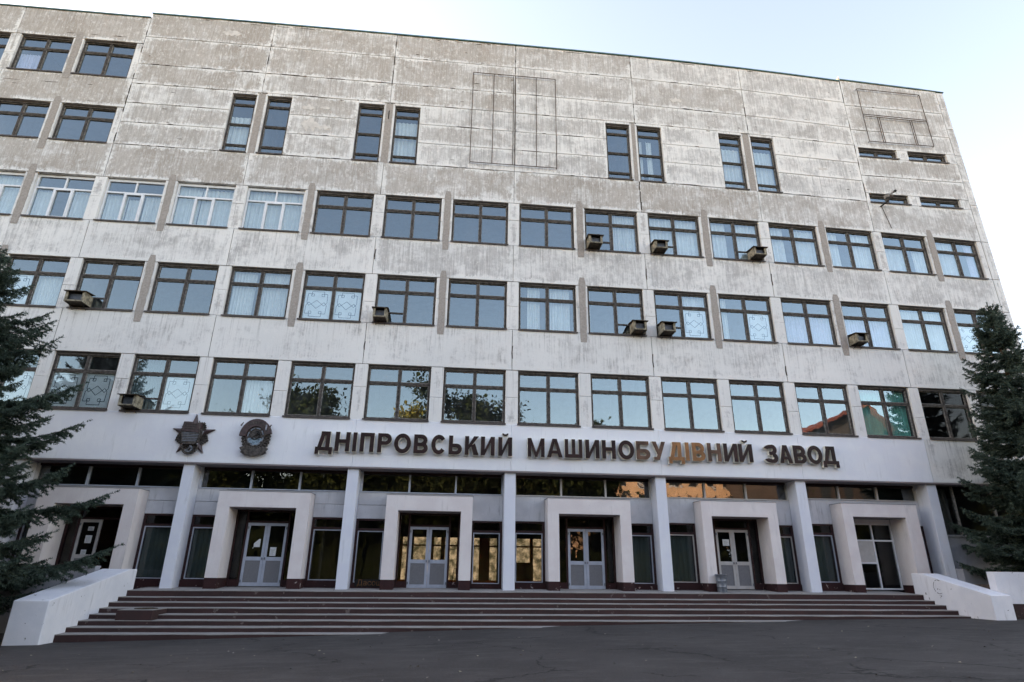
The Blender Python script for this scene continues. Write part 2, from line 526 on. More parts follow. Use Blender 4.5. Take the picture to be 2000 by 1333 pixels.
GX = [-28.7, -23.19, -17.6, -11.85, -5.94, 0.03, 5.97, 11.82, 17.42, 22.92]
XE = 23.32
def drop(x, z):
    """the eaves and upper joints sink a little towards both ends of the long front"""
    if x > 17.415 and z > 26.2:
        return 0.22 * min(1.0, (x - 17.4) / 5.5)
    if x > 17.43 and z > 17.6:
        return 0.0 if z > 18.9 else drop(x, 17.59) * (18.9 - z) / 1.3
    a = float(np.interp(z, [9.5, 13.5, 17.4, 22.5, 23.8, 27.0], [0, .13, .37, .52, .64, .78]))
    u = ((x - 3) / 20) ** 2
    return a * u * (1.0 if x > 3 else 0.17 if x > -18 else 0.13)


bld = thing('factory_building', 'long five storey concrete factory building with peeling white paint and six portal doors',
            'factory building')
J = 0.011


PY_BUMP = {}


def panel(x0, x1, z0, z1, dirt, name='wall_panel', y0=0.0, y1=0.30, mat=None, gap=J, parent=None):
    """facade panel with its own edges; UVs hold the distance in metres to its edges"""
    dy = random.uniform(-0.006, 0.006)
    a0, a1, b0, b1 = x0 + gap, x1 - gap, z0 + gap, z1 - gap
    c = 0.012
    y0 += dy
    v = [(a0 + c, y0, b0 + c), (a1 - c, y0, b0 + c), (a1 - c, y0, b1 - c), (a0 + c, y0, b1 - c),
         (a0, y0 + c, b0), (a1, y0 + c, b0), (a1, y0 + c, b1), (a0, y0 + c, b1),
         (a0, y1, b0), (a1, y1, b0), (a1, y1, b1), (a0, y1, b1)]
    f = [(0, 1, 2, 3)]
    for i in range(4):
        j = (i + 1) % 4
        f.append((i, 4 + i, 4 + j, j)); f.append((4 + i, 8 + i, 8 + j, 4 + j))
    f.append((11, 10, 9, 8))
    me = bpy.data.meshes.new(name)
    me.from_pydata(v, [], f)
    me.materials.append(mat or M['wall'])
    for nm, fn in (('near', lambda p: (p[0] - x0, p[2] - z0)), ('far', lambda p: (x1 - p[0], z1 - p[2]))):
        uv = me.uv_layers.new(name=nm)
        for lo in me.loops:
            uv.data[lo.index].uv = fn(v[lo.vertex_index])
    o = bpy.data.objects.new(name, me)
    COL.objects.link(o)
    o.parent = parent or bld
    o['dirt'] = dirt
    return o


filler = MB()


def joint_h(x0, x1, z):
    filler.box(x0, x1, 0.022, 0.2, z - 0.03, z + 0.03, M['filler'])


def joint_v(x, z0, z1):
    filler.box(x - 0.03, x + 0.03, 0.018, 0.21, z0, z1, M['filler'])


# spandrel bands: (z0, z1, dirt left, dirt right)
bands = [(9.49, 11.28, 0.28, 0.40), (13.50, 15.30, 0.44, 0.54), (17.47, 19.20, 0.76, 0.66)]
for (z0, z1, dl, dr) in bands:
    for i in range(len(GX) - 1):
        x0, x1 = GX[i], GX[i + 1]
        zq = z1
        if z1 == 19.20 and i == len(GX) - 2: z1 = 18.93
        t = (i / (len(GX) - 2))
        panel(x0, x1, z0, z1, dl + (dr - dl) * t + random.uniform(-0.07, 0.07))
        joint_v(x1, z0 + 0.02, z1 - 0.02)
        z1 = zq
    panel(GX[-1], XE, z0, z1, 0.6)

# blank upper wall between -17.6 and 17.42
DZ0, DZ1 = 19.20, 22.50
dwin = [(-13.11, -12.04), (-11.55, -10.45), (-7.37, -6.20), (-5.68, -4.50), (4.50, 5.68), (6.06, 7.27), (10.24, 11.40), (11.90, 13.06)]
levels = [19.20, 20.42, 21.50, 22.62, 23.80, 25.47, 26.93]
for i in range(2, 8):
    x0, x1 = GX[i], GX[i + 1]
    # cut the bay where narrow windows stand
    cuts = [w for w in dwin if w[1] > x0 and w[0] < x1]
    for j in range(len(levels) - 1):
        z0, z1 = levels[j], levels[j + 1]
        dd = (0.80 - 0.035 * i + (0.05 if j > 3 else 0) + random.uniform(-0.07, 0.07))
        if j < 3 and cuts:
            lo = x0; hi = x1
            for w in cuts:
                if w[0] <= x0 + 1.0: lo = max(lo, w[1])
                else: hi = min(hi, w[0])
            # paired windows straddle a joint
            if x0 < -13 < x1: hi = -13.11
            if hi - lo > 0.3:
                panel(lo, hi, z0, z1, dd - 0.08)
        else:
            panel(x0, x1, z0, z1, dd)
    for z in levels[1:-1]:
        joint_h(x0 + 0.03, x1 - 0.03, z) if not (z < 22.5 and cuts) else None
    for j in range(len(levels) - 1):
        if not any(w[0] - 0.6 < x1 < w[1] + 0.6 for w in dwin) or levels[j] > 22.5:
            joint_v(x1, levels[j] + 0.03, levels[j + 1] - 0.03)
# make sure gaps between panels and narrow windows are closed
segs = {2: (-17.6, -13.11), 3: (-10.45, -7.37), 4: (-4.50, 0.03), 5: (0.03, 4.50), 6: (7.27, 10.24), 7: (13.06, 17.42)}
for i, (a, b) in segs.items():
    for z in levels[1:3]:
        joint_h(a + 0.05, b - 0.05, z)
filler.box(-17.6, 17.4, 0.262, 0.32, 22.63, 26.9, M['filler'])
for a, b in segs.values():
    filler.box(a + .02, b - .02, 0.268, 0.325, 19.22, 22.6, M['filler'])

# upper-left part with its own windows, and right part with slots
for i in range(0, 2):
    x0, x1 = GX[i], GX[i + 1]
    panel(x0, x1, 21.20, 22.88, 0.82)
    panel(x0, x1, 25.02, 26.66, 0.82)
    joint_v(x1, 21.22, 22.86); joint_v(x1, 25.04, 26.6)
rl = [19.20, 20.52, 21.66, 22.26, 23.35, 24.92, 26.42]
slots = [(17.60, 19.68), (20.28, 22.42)]
panel(17.42, 22.92, 19.48, 20.52, 0.62); panel(17.42, 22.92, 20.52, 21.66, 0.66)
panel(17.42, 22.92, 22.24, 23.35, 0.60); panel(17.42, 22.92, 23.35, 24.92, 0.66); panel(17.42, 22.92, 24.92, 26.62, 0.70)
for z in (20.52, 23.35, 24.92):
    joint_h(17.45, 22.9, z)
for za, zb in ((21.66, 22.24), (18.93, 19.48)):
    panel(17.42, 17.60, za, zb, 0.45, 'pier', gap=0.003); panel(19.68, 20.28, za, zb, 0.5, 'pier', gap=0.003); panel(22.42, 22.92, za, zb, 0.5, 'pier', gap=0.003)
for z0, z1 in ((19.20, 20.6), (20.6, 22.2), (22.2, 23.9), (23.9, 25.2), (25.2, 26.57)):
    panel(22.92, XE, z0, z1, 0.62, 'corner_panel')
filler.box(17.44, 22.9, 0.262, 0.32, 19.5, 21.6, M['filler']); filler.box(17.44, 22.9, 0.262, 0.32, 22.3, 26.4, M['filler'])
for z0, z1 in ((7.22, 9.49), (11.28, 13.5), (15.30, 17.47)):
    panel(22.92, XE, z0, z1, 0.55, 'corner_panel')
joint_v(22.92, 7.3, 26.3)

# piers between windows
def piers(ks, z0, z1, d, strips, left_end=None):
    for k in ks:
        a, b = XR(k), XL(k + 1)
        zc = (z0 + z1) / 2 + random.uniform(-0.2, 0.2)
        panel(a, b, z0, zc, d + random.uniform(-0.1, 0.1), 'pier', 0.012, 0.29, gap=0.004)
        panel(a, b, zc, z1, d + random.uniform(-0.1, 0.1), 'pier', 0.012, 0.29, gap=0.004)
        if strips and k % 2 == 0:
            c = (a + b) / 2 + 0.02; w = 0.145
            s = MB()
            n = 14
            top = z1 + 0.30 + random.uniform(0, 0.12); bot = z0 - 0.30 - random.uniform(0, 0.15)
            L = [(c - w + random.uniform(-.014, .014), bot + (top - bot) * q / n) for q in range(n + 1)]
            R = [(c + w + random.uniform(-.014, .014), bot + (top - bot) * q / n) for q in range(n, -1, -1)]
            s.prism(R[::-1][:0] + [(c - w + 0.02, bot)] + [(c + w - .02, bot)] + [p for p in R[::-1]][1:-1] + [(c + w - .05, top), (c - w + .05, top)] + [p for p in L[::-1]][1:-1],
                    -0.016, 0.05, M['plaster'])
            s.build('plaster_strip', bld)


piers(range(-10, 7), 7.22, 9.49, 0.30, False)
piers(range(-10, 7), 11.28, 13.50, 0.42, True)
piers(range(-10, 7), 15.30, 17.47, 0.48, True)
piers(range(-10, -7), 19.10, 21.20, 0.60, True)
piers(range(-10, -7), 22.88, 25.02, 0.62, True)
for z0, z1 in ((19.20, 21.20), (22.88, 25.02)):
    panel(XR(-7), -17.6, z0, z1, 0.6, 'pier', 0.012, 0.29)
panel(22.648, 22.92, 7.22, 9.49, 0.5, 'pier', 0.012); panel(22.648, 22.92, 11.28, 13.5, 0.5, 'pier', 0.012); panel(22.648, 22.92, 15.3, 17.47, 0.5, 'pier', 0.012)
for a, b in ((-12.04, -11.55), (-6.20, -5.68), (5.68, 6.06), (11.40, 11.90)):
    panel(a, b, 19.20, 22.62, 0.55, 'pier', 0.03, 0.29, gap=0.003)
    MB().box(a + 0.10, b - 0.10, 0.008, 0.06, 18.95, 22.56, M['plaster']).build('plaster_strip', bld)
panel(-13.11, -4.5, 22.50, 22.62, 0.6, 'lintel', 0.0, 0.3, gap=0.001) if False else None
filler.build('joint_mortar', bld)['kind'] = 'stuff'

# broken joint edges and chips: shade painted as dark ragged pieces; pale repair patches
sp = MB()


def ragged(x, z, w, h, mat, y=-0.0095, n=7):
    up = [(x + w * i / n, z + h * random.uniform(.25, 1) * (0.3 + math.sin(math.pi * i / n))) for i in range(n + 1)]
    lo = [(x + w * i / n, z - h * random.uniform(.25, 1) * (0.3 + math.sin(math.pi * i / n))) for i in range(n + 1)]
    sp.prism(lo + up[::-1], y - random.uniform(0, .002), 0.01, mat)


lv = [21.2, 22.88, 25.02] 
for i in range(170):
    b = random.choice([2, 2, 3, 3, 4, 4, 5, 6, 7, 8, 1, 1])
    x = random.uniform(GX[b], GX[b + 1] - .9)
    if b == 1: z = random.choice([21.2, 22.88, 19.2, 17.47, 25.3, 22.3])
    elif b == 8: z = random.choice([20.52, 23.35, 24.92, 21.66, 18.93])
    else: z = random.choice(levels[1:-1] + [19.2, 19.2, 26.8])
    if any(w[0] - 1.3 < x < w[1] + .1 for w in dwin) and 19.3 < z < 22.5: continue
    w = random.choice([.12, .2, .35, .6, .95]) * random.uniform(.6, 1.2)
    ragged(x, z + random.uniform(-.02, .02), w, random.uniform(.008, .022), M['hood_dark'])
for i in range(60):     # painted shade of slanting chips on the weathered top rows
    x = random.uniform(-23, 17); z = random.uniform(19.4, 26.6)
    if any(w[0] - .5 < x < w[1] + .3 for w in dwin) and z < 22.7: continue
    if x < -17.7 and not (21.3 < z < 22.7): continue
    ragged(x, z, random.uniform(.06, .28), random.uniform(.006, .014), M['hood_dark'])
for gx in GX[2:9]:       # painted shade where vertical joints break open
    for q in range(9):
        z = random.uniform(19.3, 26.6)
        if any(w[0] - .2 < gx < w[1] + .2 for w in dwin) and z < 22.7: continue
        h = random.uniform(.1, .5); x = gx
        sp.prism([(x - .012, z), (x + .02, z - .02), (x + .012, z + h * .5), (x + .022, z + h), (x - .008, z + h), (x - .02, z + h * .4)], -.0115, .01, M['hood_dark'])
for (x, z, w, h) in ((-9.9, 21.95, .55, .16), (-9.1, 22.0, .45, .12), (-9.85, 21.0, .8, .34), (-9.2, 20.9, .7, .16), (-14.2, 26.1, .9, .18), (7.9, 24.3, .6, .2), (15.2, 20.9, .5, .1)):
    ragged(x, z, w, h, M['patch'], -.0085, 11)
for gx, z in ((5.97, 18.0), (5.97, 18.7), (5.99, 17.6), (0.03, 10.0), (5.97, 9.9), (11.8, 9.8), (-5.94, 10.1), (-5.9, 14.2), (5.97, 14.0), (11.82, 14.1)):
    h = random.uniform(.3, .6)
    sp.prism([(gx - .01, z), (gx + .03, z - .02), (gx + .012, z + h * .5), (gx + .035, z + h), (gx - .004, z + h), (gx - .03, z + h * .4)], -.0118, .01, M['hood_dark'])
sp.build('joint_shade_and_patches', bld)['kind'] = 'stuff'

# roof edge flashing
for (a, b, z) in [(-40, -30, 26.66), (-30, -24, 26.66), (-24, -17.6, 26.66)] + [(GX[i] + (GX[i + 1] - GX[i]) * q / 2, min(17.405, GX[i] + (GX[i + 1] - GX[i]) * (q + 1) / 2), 26.93) for i in range(2, 8) for q in (0, 1)] + [(17.42, 22.1, 26.62)]:
    MB().box(a, b, -0.05, 0.4, z, z + 0.035, M['teal']).box(a, b, -0.055, -0.043, z - 0.03, z + 0.04, M['teal']).build('roof_flashing', bld)
MB().hexa([(22.1, -0.05, 26.62), (XE + 0.04, -0.05, 26.58), (XE + 0.04, 0.4, 26.58), (22.1, 0.4, 26.62),
           (22.1, -0.05, 26.655), (XE + 0.04, -0.05, 26.615), (XE + 0.04, 0.4, 26.615), (22.1, 0.4, 26.655)], M['teal']).build('roof_flashing', bld)
# side wall, back wall, roof, left continuation
B('side_wall', bld, XE - 0.35, XE, 0.31, 9.6, -0.5, 26.3, M['grey_wall'])
panel(-40, GX[0], 7.22, 26.66, 0.7)
B('roof', bld, -40, XE - .36, 0.33, 9.6, 26.0, 26.3, M['grey_wall'])
B('back_wall', bld, -40, XE - .36, 9.3, 9.6, 5.6, 25.99, M['room'])
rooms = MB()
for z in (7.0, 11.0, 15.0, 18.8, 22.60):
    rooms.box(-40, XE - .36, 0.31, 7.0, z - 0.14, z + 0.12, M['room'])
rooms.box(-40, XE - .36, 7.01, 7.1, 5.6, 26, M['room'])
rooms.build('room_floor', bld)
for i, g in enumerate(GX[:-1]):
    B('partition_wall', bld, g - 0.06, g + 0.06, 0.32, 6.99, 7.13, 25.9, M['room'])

# ------------------------------------------------------------------ windows
RZ = {'A': (7.262, 9.491), 'B': (11.283, 13.502), 'C': (15.296, 17.466)}
GY = 0.20     # glass plane of the upper windows


def curtain_part(win, x0, x1, z0, z1, mat, amp=0.035, step=0.055, y=None):
    """pleated hanging cloth"""
    n = max(4, int((x1 - x0) / step))
    y = (GY + 0.16) if y is None else y
    v = []; f = []
    for i in range(n + 1):
        x = x0 + (x1 - x0) * i / n
        yy = y + amp * (1 if i % 2 else -1) * random.uniform(0.5, 1.0)
        v += [(x, yy, z0), (x + random.uniform(-.01, .01), yy, z1)]
    for i in range(n):
        f.append((2 * i, 2 * i + 2, 2 * i + 3, 2 * i + 1))
    me = bpy.data.meshes.new('curtain'); me.from_pydata(v, [], f); me.materials.append(mat)
    o = bpy.data.objects.new('curtain', me); COL.objects.link(o); o.parent = win
    return o


def film_part(win, x0, x1, z0, z1):
    """frosted film with its dark interlaced line ornament (flat print on the pane)"""
    s = MB()
    y = GY + 0.012
    s.box(x0, x1, y, y + 0.004, z0, z1, M['film'])
    w, h = x1 - x0, z1 - z0

    def seg(pts):
        for (a, b), (c, d) in zip(pts[:-1], pts[1:]):
            ax, az, cx, cz = x0 + a * w, z0 + b * h, x0 + c * w, z0 + d * h
            dx, dz = cx - ax, cz - az
            l = math.hypot(dx, dz); nx, nz = -dz / l * 0.0125, dx / l * 0.0125
            k = len(s.v)
            s.v += [(ax - nx, y - 0.003, az - nz), (cx - nx, y - 0.003, cz - nz), (cx + nx, y - 0.003, cz + nz), (ax + nx, y - 0.003, az + nz)]
            s.f.append((k, k + 1, k + 2, k + 3)); s.m.append(s.mi(M['film_line']))
    seg([(.26, .82), (.26, .94), (.72, .94), (.72, .82)])
    seg([(.34, .86), (.12, .86), (.10, .57), (.18, .45), (.46, .64), (.74, .45), (.85, .57), (.84, .86), (.63, .86)])
    seg([(.08, .47), (.18, .57), (.46, .36), (.74, .57), (.84, .47)])
    seg([(.08, .47), (.06, .18), (.30, .18)]); seg([(.84, .47), (.82, .18), (.58, .18)])
    seg([(.22, .22), (.22, .08), (.67, .08), (.67, .22)])
    for (a, b) in ((.24, .78), (.63, .78), (.20, .18), (.58, .18)):
        seg([(a, b), (a + .10, b), (a + .10, b + .08), (a, b + .08), (a, b)])
    return s.build('window_film', win)


def window(x0, x1, z0, z1, kind='std', cur=(), film=(), glass=None, hood=None, openpane=False):
    s = MB()
    W_, S_ = M['wood'], M['wood_light']
    e = 0.012
    x0 += e; x1 -= e
    zt = z1 - 0.02
    zb = z0 + 0.02
    panes = []
    if kind == 'pvc':
        Pm = M['pvc']
        fr = 0.06
        s.box(x0, x0 + fr, 0.14, 0.24, zb, zt, Pm).box(x1 - fr, x1, 0.14, 0.24, zb, zt, Pm)
        s.box(x0 + fr, x1 - fr, 0.142, 0.238, zt - fr - .05, zt, Pm).box(x0 + fr, x1 - fr, 0.142, 0.238, zb, zb + fr, Pm)
        zm = z0 + (z1 - z0) * 0.69
        s.box(x0 + fr, x1 - fr, 0.138, 0.236, zm - .035, zm + .035, Pm)
        xm = (x0 + x1) / 2
        s.box(xm - .03, xm + .03, 0.14, 0.234, zm + .035, zt - fr - .05, Pm)
        xa = x0 + (x1 - x0) * 0.34; xb = x0 + (x1 - x0) * 0.66
        for x in (xa, xb):
            s.box(x - .03, x + .03, 0.14, 0.234, zb + fr, zm - .035, Pm)
        # opening sash in the middle
        s.box(xa + .03, xa + .075, 0.12, 0.22, zb + fr, zm - .036, Pm).box(xb - .075, xb - .03, 0.12, 0.22, zb + fr, zm - .036, Pm)
        s.box(xa + .075, xb - .075, 0.122, 0.22, zm - .09, zm - .037, Pm).box(xa + .075, xb - .075, 0.122, 0.22, zb + fr, zb + fr + .05, Pm)
        panes = [(x0 + fr, xm - .03, zm + .035, zt - fr - .05), (xm + .03, x1 - fr, zm + .035, zt - fr - .05),
                 (x0 + fr, xa - .03, zb + fr, zm - .035), (xa + .075, xb - .075, zb + fr + .05, zm - .09), (xb + .03, x1 - fr, zb + fr, zm - .035)]
    elif kind == 'std' or kind == 'slot':
        fr = 0.055
        s.box(x0, x0 + fr, 0.11, 0.26, zb, zt, W_).box(x1 - fr, x1, 0.11, 0.26, zb, zt, W_)
        s.box(x0 + fr, x1 - fr, 0.10, 0.262, zt - 0.085, zt, W_).box(x0 + fr, x1 - fr, 0.112, 0.262, zb, zb + .07, W_)
        xm = (x0 + x1) / 2 + 0.01
        s.box(xm - .045, xm + .045, 0.12, 0.25, zb + .07, zt - .085, W_)
        rows = [(zb + .07, zt - .085)]
        if kind == 'std':
            zm = z0 + (z1 - z0) * 0.675
            s.box(x0 + fr, xm - .045, 0.125, 0.248, zm - .045, zm + .045, W_).box(xm + .045, x1 - fr, 0.125, 0.248, zm - .045, zm + .045, W_)
            rows = [(zm + .045, zt - .085), (zb + .07, zm - .045)]
        for (c, d) in rows:
            for (a, b) in ((x0 + fr, xm - .045), (xm + .045, x1 - fr)):
                q = 0.028
                s.box(a, a + q, 0.150, 0.225, c, d, S_).box(b - q, b, 0.150, 0.225, c, d, S_)
                s.box(a + q, b - q, 0.152, 0.224, d - q, d, S_).box(a + q, b - q, 0.152, 0.224, c, c + q, S_)
                panes.append((a + q, b - q, c + q, d - q))
    elif kind == 'tall':
        fr = 0.05
        s.box(x0, x0 + fr, 0.11, 0.26, zb, zt, W_).box(x1 - fr, x1, 0.11, 0.26, zb, zt, W_)
        s.box(x0 + fr, x1 - fr, 0.10, 0.262, zt - 0.10, zt, W_).box(x0 + fr, x1 - fr, 0.112, 0.262, zb, zb + .05, W_)
        h = z1 - z0
        cuts = [zb + .05, z0 + h * .14, z0 + h * .49, z0 + h * .84, zt - .10]
        for c in cuts[1:-1]:
            s.box(x0 + fr, x1 - fr, 0.125, 0.25, c - .035, c + .035, W_)
        for i in range(4):
            c = cuts[i] + (.035 if i else 0); d = cuts[i + 1] - (.035 if i < 3 else 0)
            a, b = x0 + fr, x1 - fr
            q = .022
            s.box(a, a + q, 0.150, 0.225, c, d, S_).box(b - q, b, 0.150, 0.225, c, d, S_)
            s.box(a + q, b - q, 0.152, 0.224, d - q, d, S_).box(a + q, b - q, 0.152, 0.224, c, c + q, S_)
            panes.append((a + q, b - q, c + q, d - q))
    if hood:   # extra bar beside the air-conditioner box
        pa = panes[2] if hood < 0 else panes[3]
        zz = pa[2] + 0.42
        s.box(pa[0], pa[1], 0.16, 0.22, zz - .03, zz + .03, W_)
    win = s.build('window', bld)
    for i, (a, b, c, d) in enumerate(panes):
        if openpane and i in (2, 3, 0, 1):
            gl = M['glass_dark']
        else:
            gl = glass or M['glass']
        MB().box(a + .001, b - .001, GY, GY + .006, c + .001, d - .001, gl).build('pane', win)
    MB().box(x0 - .04, x1 + .04, -0.05, 0.11, z0 - 0.012, z0 + 0.018, M['sill']).box(x0 - .04, x1 + .04, -0.056, -0.045, z0 - 0.05, z0 + 0.016, M['sill']).build('sill', win)
    for (f0, f1, g0, g1, mat) in cur:
        w, h = x1 - x0, z1 - z0
        curtain_part(win, x0 + .03 + f0 * (w - .06), x0 + .03 + f1 * (w - .06), z0 + .03 + g0 * h, z0 + g1 * h - 0.05, mat, step=0.09 if mat is M['blind'] else 0.06)
    for i in film:
        film_part(win, *panes[i])
    return win


cu, bl, li, gc = M['curtain'], M['blind'], M['lilac'], M['green_curtain']
FULL = (0, 1, 0, 1)
contA = {-8: dict(film=(2, 3)), -7: dict(film=(2, 3)), -6: dict(film=(2, 3)), -5: dict(film=(3,), hood=-1, cur=[(0, .45, 0, 1, M['grey_curtain'])]), -4: dict(cur=[(0.5, 1, 0, .7, cu)]),
         5: dict(cur=[(0, 1, 0, 1, gc)]), 6: dict(openpane=True), 7: dict(openpane=True)}
contB = {-8: dict(film=(2, 3)), -7: dict(film=(2,), cur=[(.5, 1, 0, .68, cu)]), -6: dict(hood=-1), -4: dict(cur=[(.03, .40, 0, 1, cu), (.5, 1, 0, 1, cu)]), -3: dict(film=(2, 3)),
         -2: dict(hood=-1), 0: dict(cur=[(.15, .38, 0, 1, cu), (.56, .92, 0, 1, cu)]), 1: dict(hood=1, cur=[(0, .05, 0, 1, cu)]), 2: dict(film=(3,), hood=-1, cur=[(.5, 1, .7, 1, cu)]),
         3: dict(film=(3,), cur=[(0, .17, 0, 1, cu)]), 4: dict(cur=[(0, 1, 0, .68, li)]), 5: dict(hood=-1, cur=[(0, 1, 0, .68, li)]), 6: dict(cur=[(0, 1, 0, .95, cu)]), 7: dict(film=(2, 3))}
contC = {1: dict(hood=-1, cur=[(.5, .97, 0, 1, cu)]), 2: dict(hood=-1, cur=[(0, 1, 0, .98, bl)]), 3: dict(hood=1, cur=[(0, .36, 0, 1, bl), (.5, 1, .1, 1, bl)]),
         4: dict(cur=[(0, .33, 0, 1, bl), (.5, 1, 0, .95, bl)]), 5: dict(cur=[(0, .28, 0, 1, bl), (.5, 1, 0, 1, bl)]), 6: dict(cur=[(0, .55, 0, .7, cu), (.72, 1, 0, .7, cu)]), 7: dict(cur=[(0, .55, 0, 1, cu), (.8, 1, 0, 1, li)]),
         -4: dict(kind='pvc', cur=[(0, 1, 0, 1, bl)]), -5: dict(kind='pvc', cur=[(0, .4, 0, 1, bl), (.42, 1, 0, .95, bl)]), -6: dict(kind='pvc', cur=[(0, .36, 0, .7, cu), (.4, .62, 0, .62, cu), (.68, 1, 0, .7, cu)]),
         -7: dict(kind='pvc', cur=[(0, .33, 0, .7, cu), (.66, 1, 0, .72, cu)]), -8: dict(kind='pvc', cur=[(.3, 1, 0, 1, bl)]), -9: dict(kind='pvc')}
for row, cont in (('A', contA), ('B', contB), ('C', contC)):
    for k in range(-10, 8):
        window(XL(k), XR(k), RZ[row][0], RZ[row][1], **cont.get(k, {}))
for k in (-10, -9, -8, -7):
    window(XL(k), XR(k), 19.20, 21.20, cur=[(.1, .5, 0, .6, li)] if k == -9 else [])
    window(XL(k), XR(k), 22.88, 25.02, cur=[(0, .42, 0, .6, M['lilac'])] if k == -8 else [])
dcur = [[(0, 1, 0, .68, bl)], [], [], [(0, 1, 0, .8, bl)], [], [(0, .22, 0, .8, bl), (.42, .65, 0, .8, bl)], [(0, 1, 0, .8, bl)], [(0, 1, 0, .8, bl)]]
for (a, b), c in zip(dwin, dcur):
    window(a, b, 19.22, 22.48, 'tall', cur=c)
    MB().box(a - .02, b + .02, 0.004, 0.3, 22.482, 22.615, M['wall']).build('lintel', bld)['dirt'] = 0.7
for (a, b) in slots:
    window(a, b, 21.68, 22.22, 'slot'); window(a, b, 18.95, 19.46, 'slot')
# spandrel under the right-hand slots is lower than elsewhere: fill piece
# ------------------------------------------------------------------ white lettered band
fa = [(-28.7, -17.6)] + [(GX[i], GX[i + 1]) for i in range(2, 8)]
for a, b in fa:
    panel(a, b, 5.43, 7.235, 0.0, 'fascia_panel', -0.012, 0.30, M['fascia'], gap=0.002)
panel(17.42, XE, 5.43, 7.235, 0.35, 'fascia_panel')
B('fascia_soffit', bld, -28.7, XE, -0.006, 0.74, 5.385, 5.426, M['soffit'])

# ------------------------------------------------------------------ ground floor
WY = 0.75
PZ = 1.25


def pz(x):   # platform top at x (slightly tilted like the photo's)
    return PZ + 0.003 * x


pil = [(-17.75, -17.35), (-11.95, -11.57), (-6.08, -5.68), (-0.19, 0.23), (5.74, 6.15), (11.50, 11.92), (17.15, 17.56)]
for a, b in pil:
    MB().box(a, b, 0.10, WY + .05, 1.1, 5.384, M['pilaster']).build('pilaster', bld)
portals = [(-16.55, -13.25, -15.95, -13.66), (-10.50, -7.29, -10.07, -7.74), (-4.55, -1.38, -4.10, -1.80), (1.45, 4.64, 1.87, 4.22), (7.45, 10.50, 7.83, 10.11), (13.22, 16.40, 13.63, 15.86)]
for n, (a, b, c, d) in enumerate(portals):
    top = 4.45 + 0.006 * max(0, a); it = 3.90 + (0.03 if n > 3 else 0) + (.1 if n == 5 else 0)
    s = MB()
    s.box(a, c, 0.0, WY + .2, 1.52, top, M['portal'])
    s.box(d, b, 0.0, WY + .2, 1.52, top, M['portal'])
    s.box(c, d, 0.001, WY + .2, it, top - .001, M['portal'])
    pt = s.build('door_portal', bld)
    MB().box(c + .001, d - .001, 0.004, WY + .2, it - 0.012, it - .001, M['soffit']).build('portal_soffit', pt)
    for (u, v) in ((a, c), (d, b)):
        MB().box(u + .002, v - .002, 0.003, WY + .19, 1.1, 1.519, M['maroon']).build('plinth', pt)
    MB().box(a - .02, b + .02, -0.015, WY, top, top + .022, M['grey_wall']).build('portal_flashing', pt)

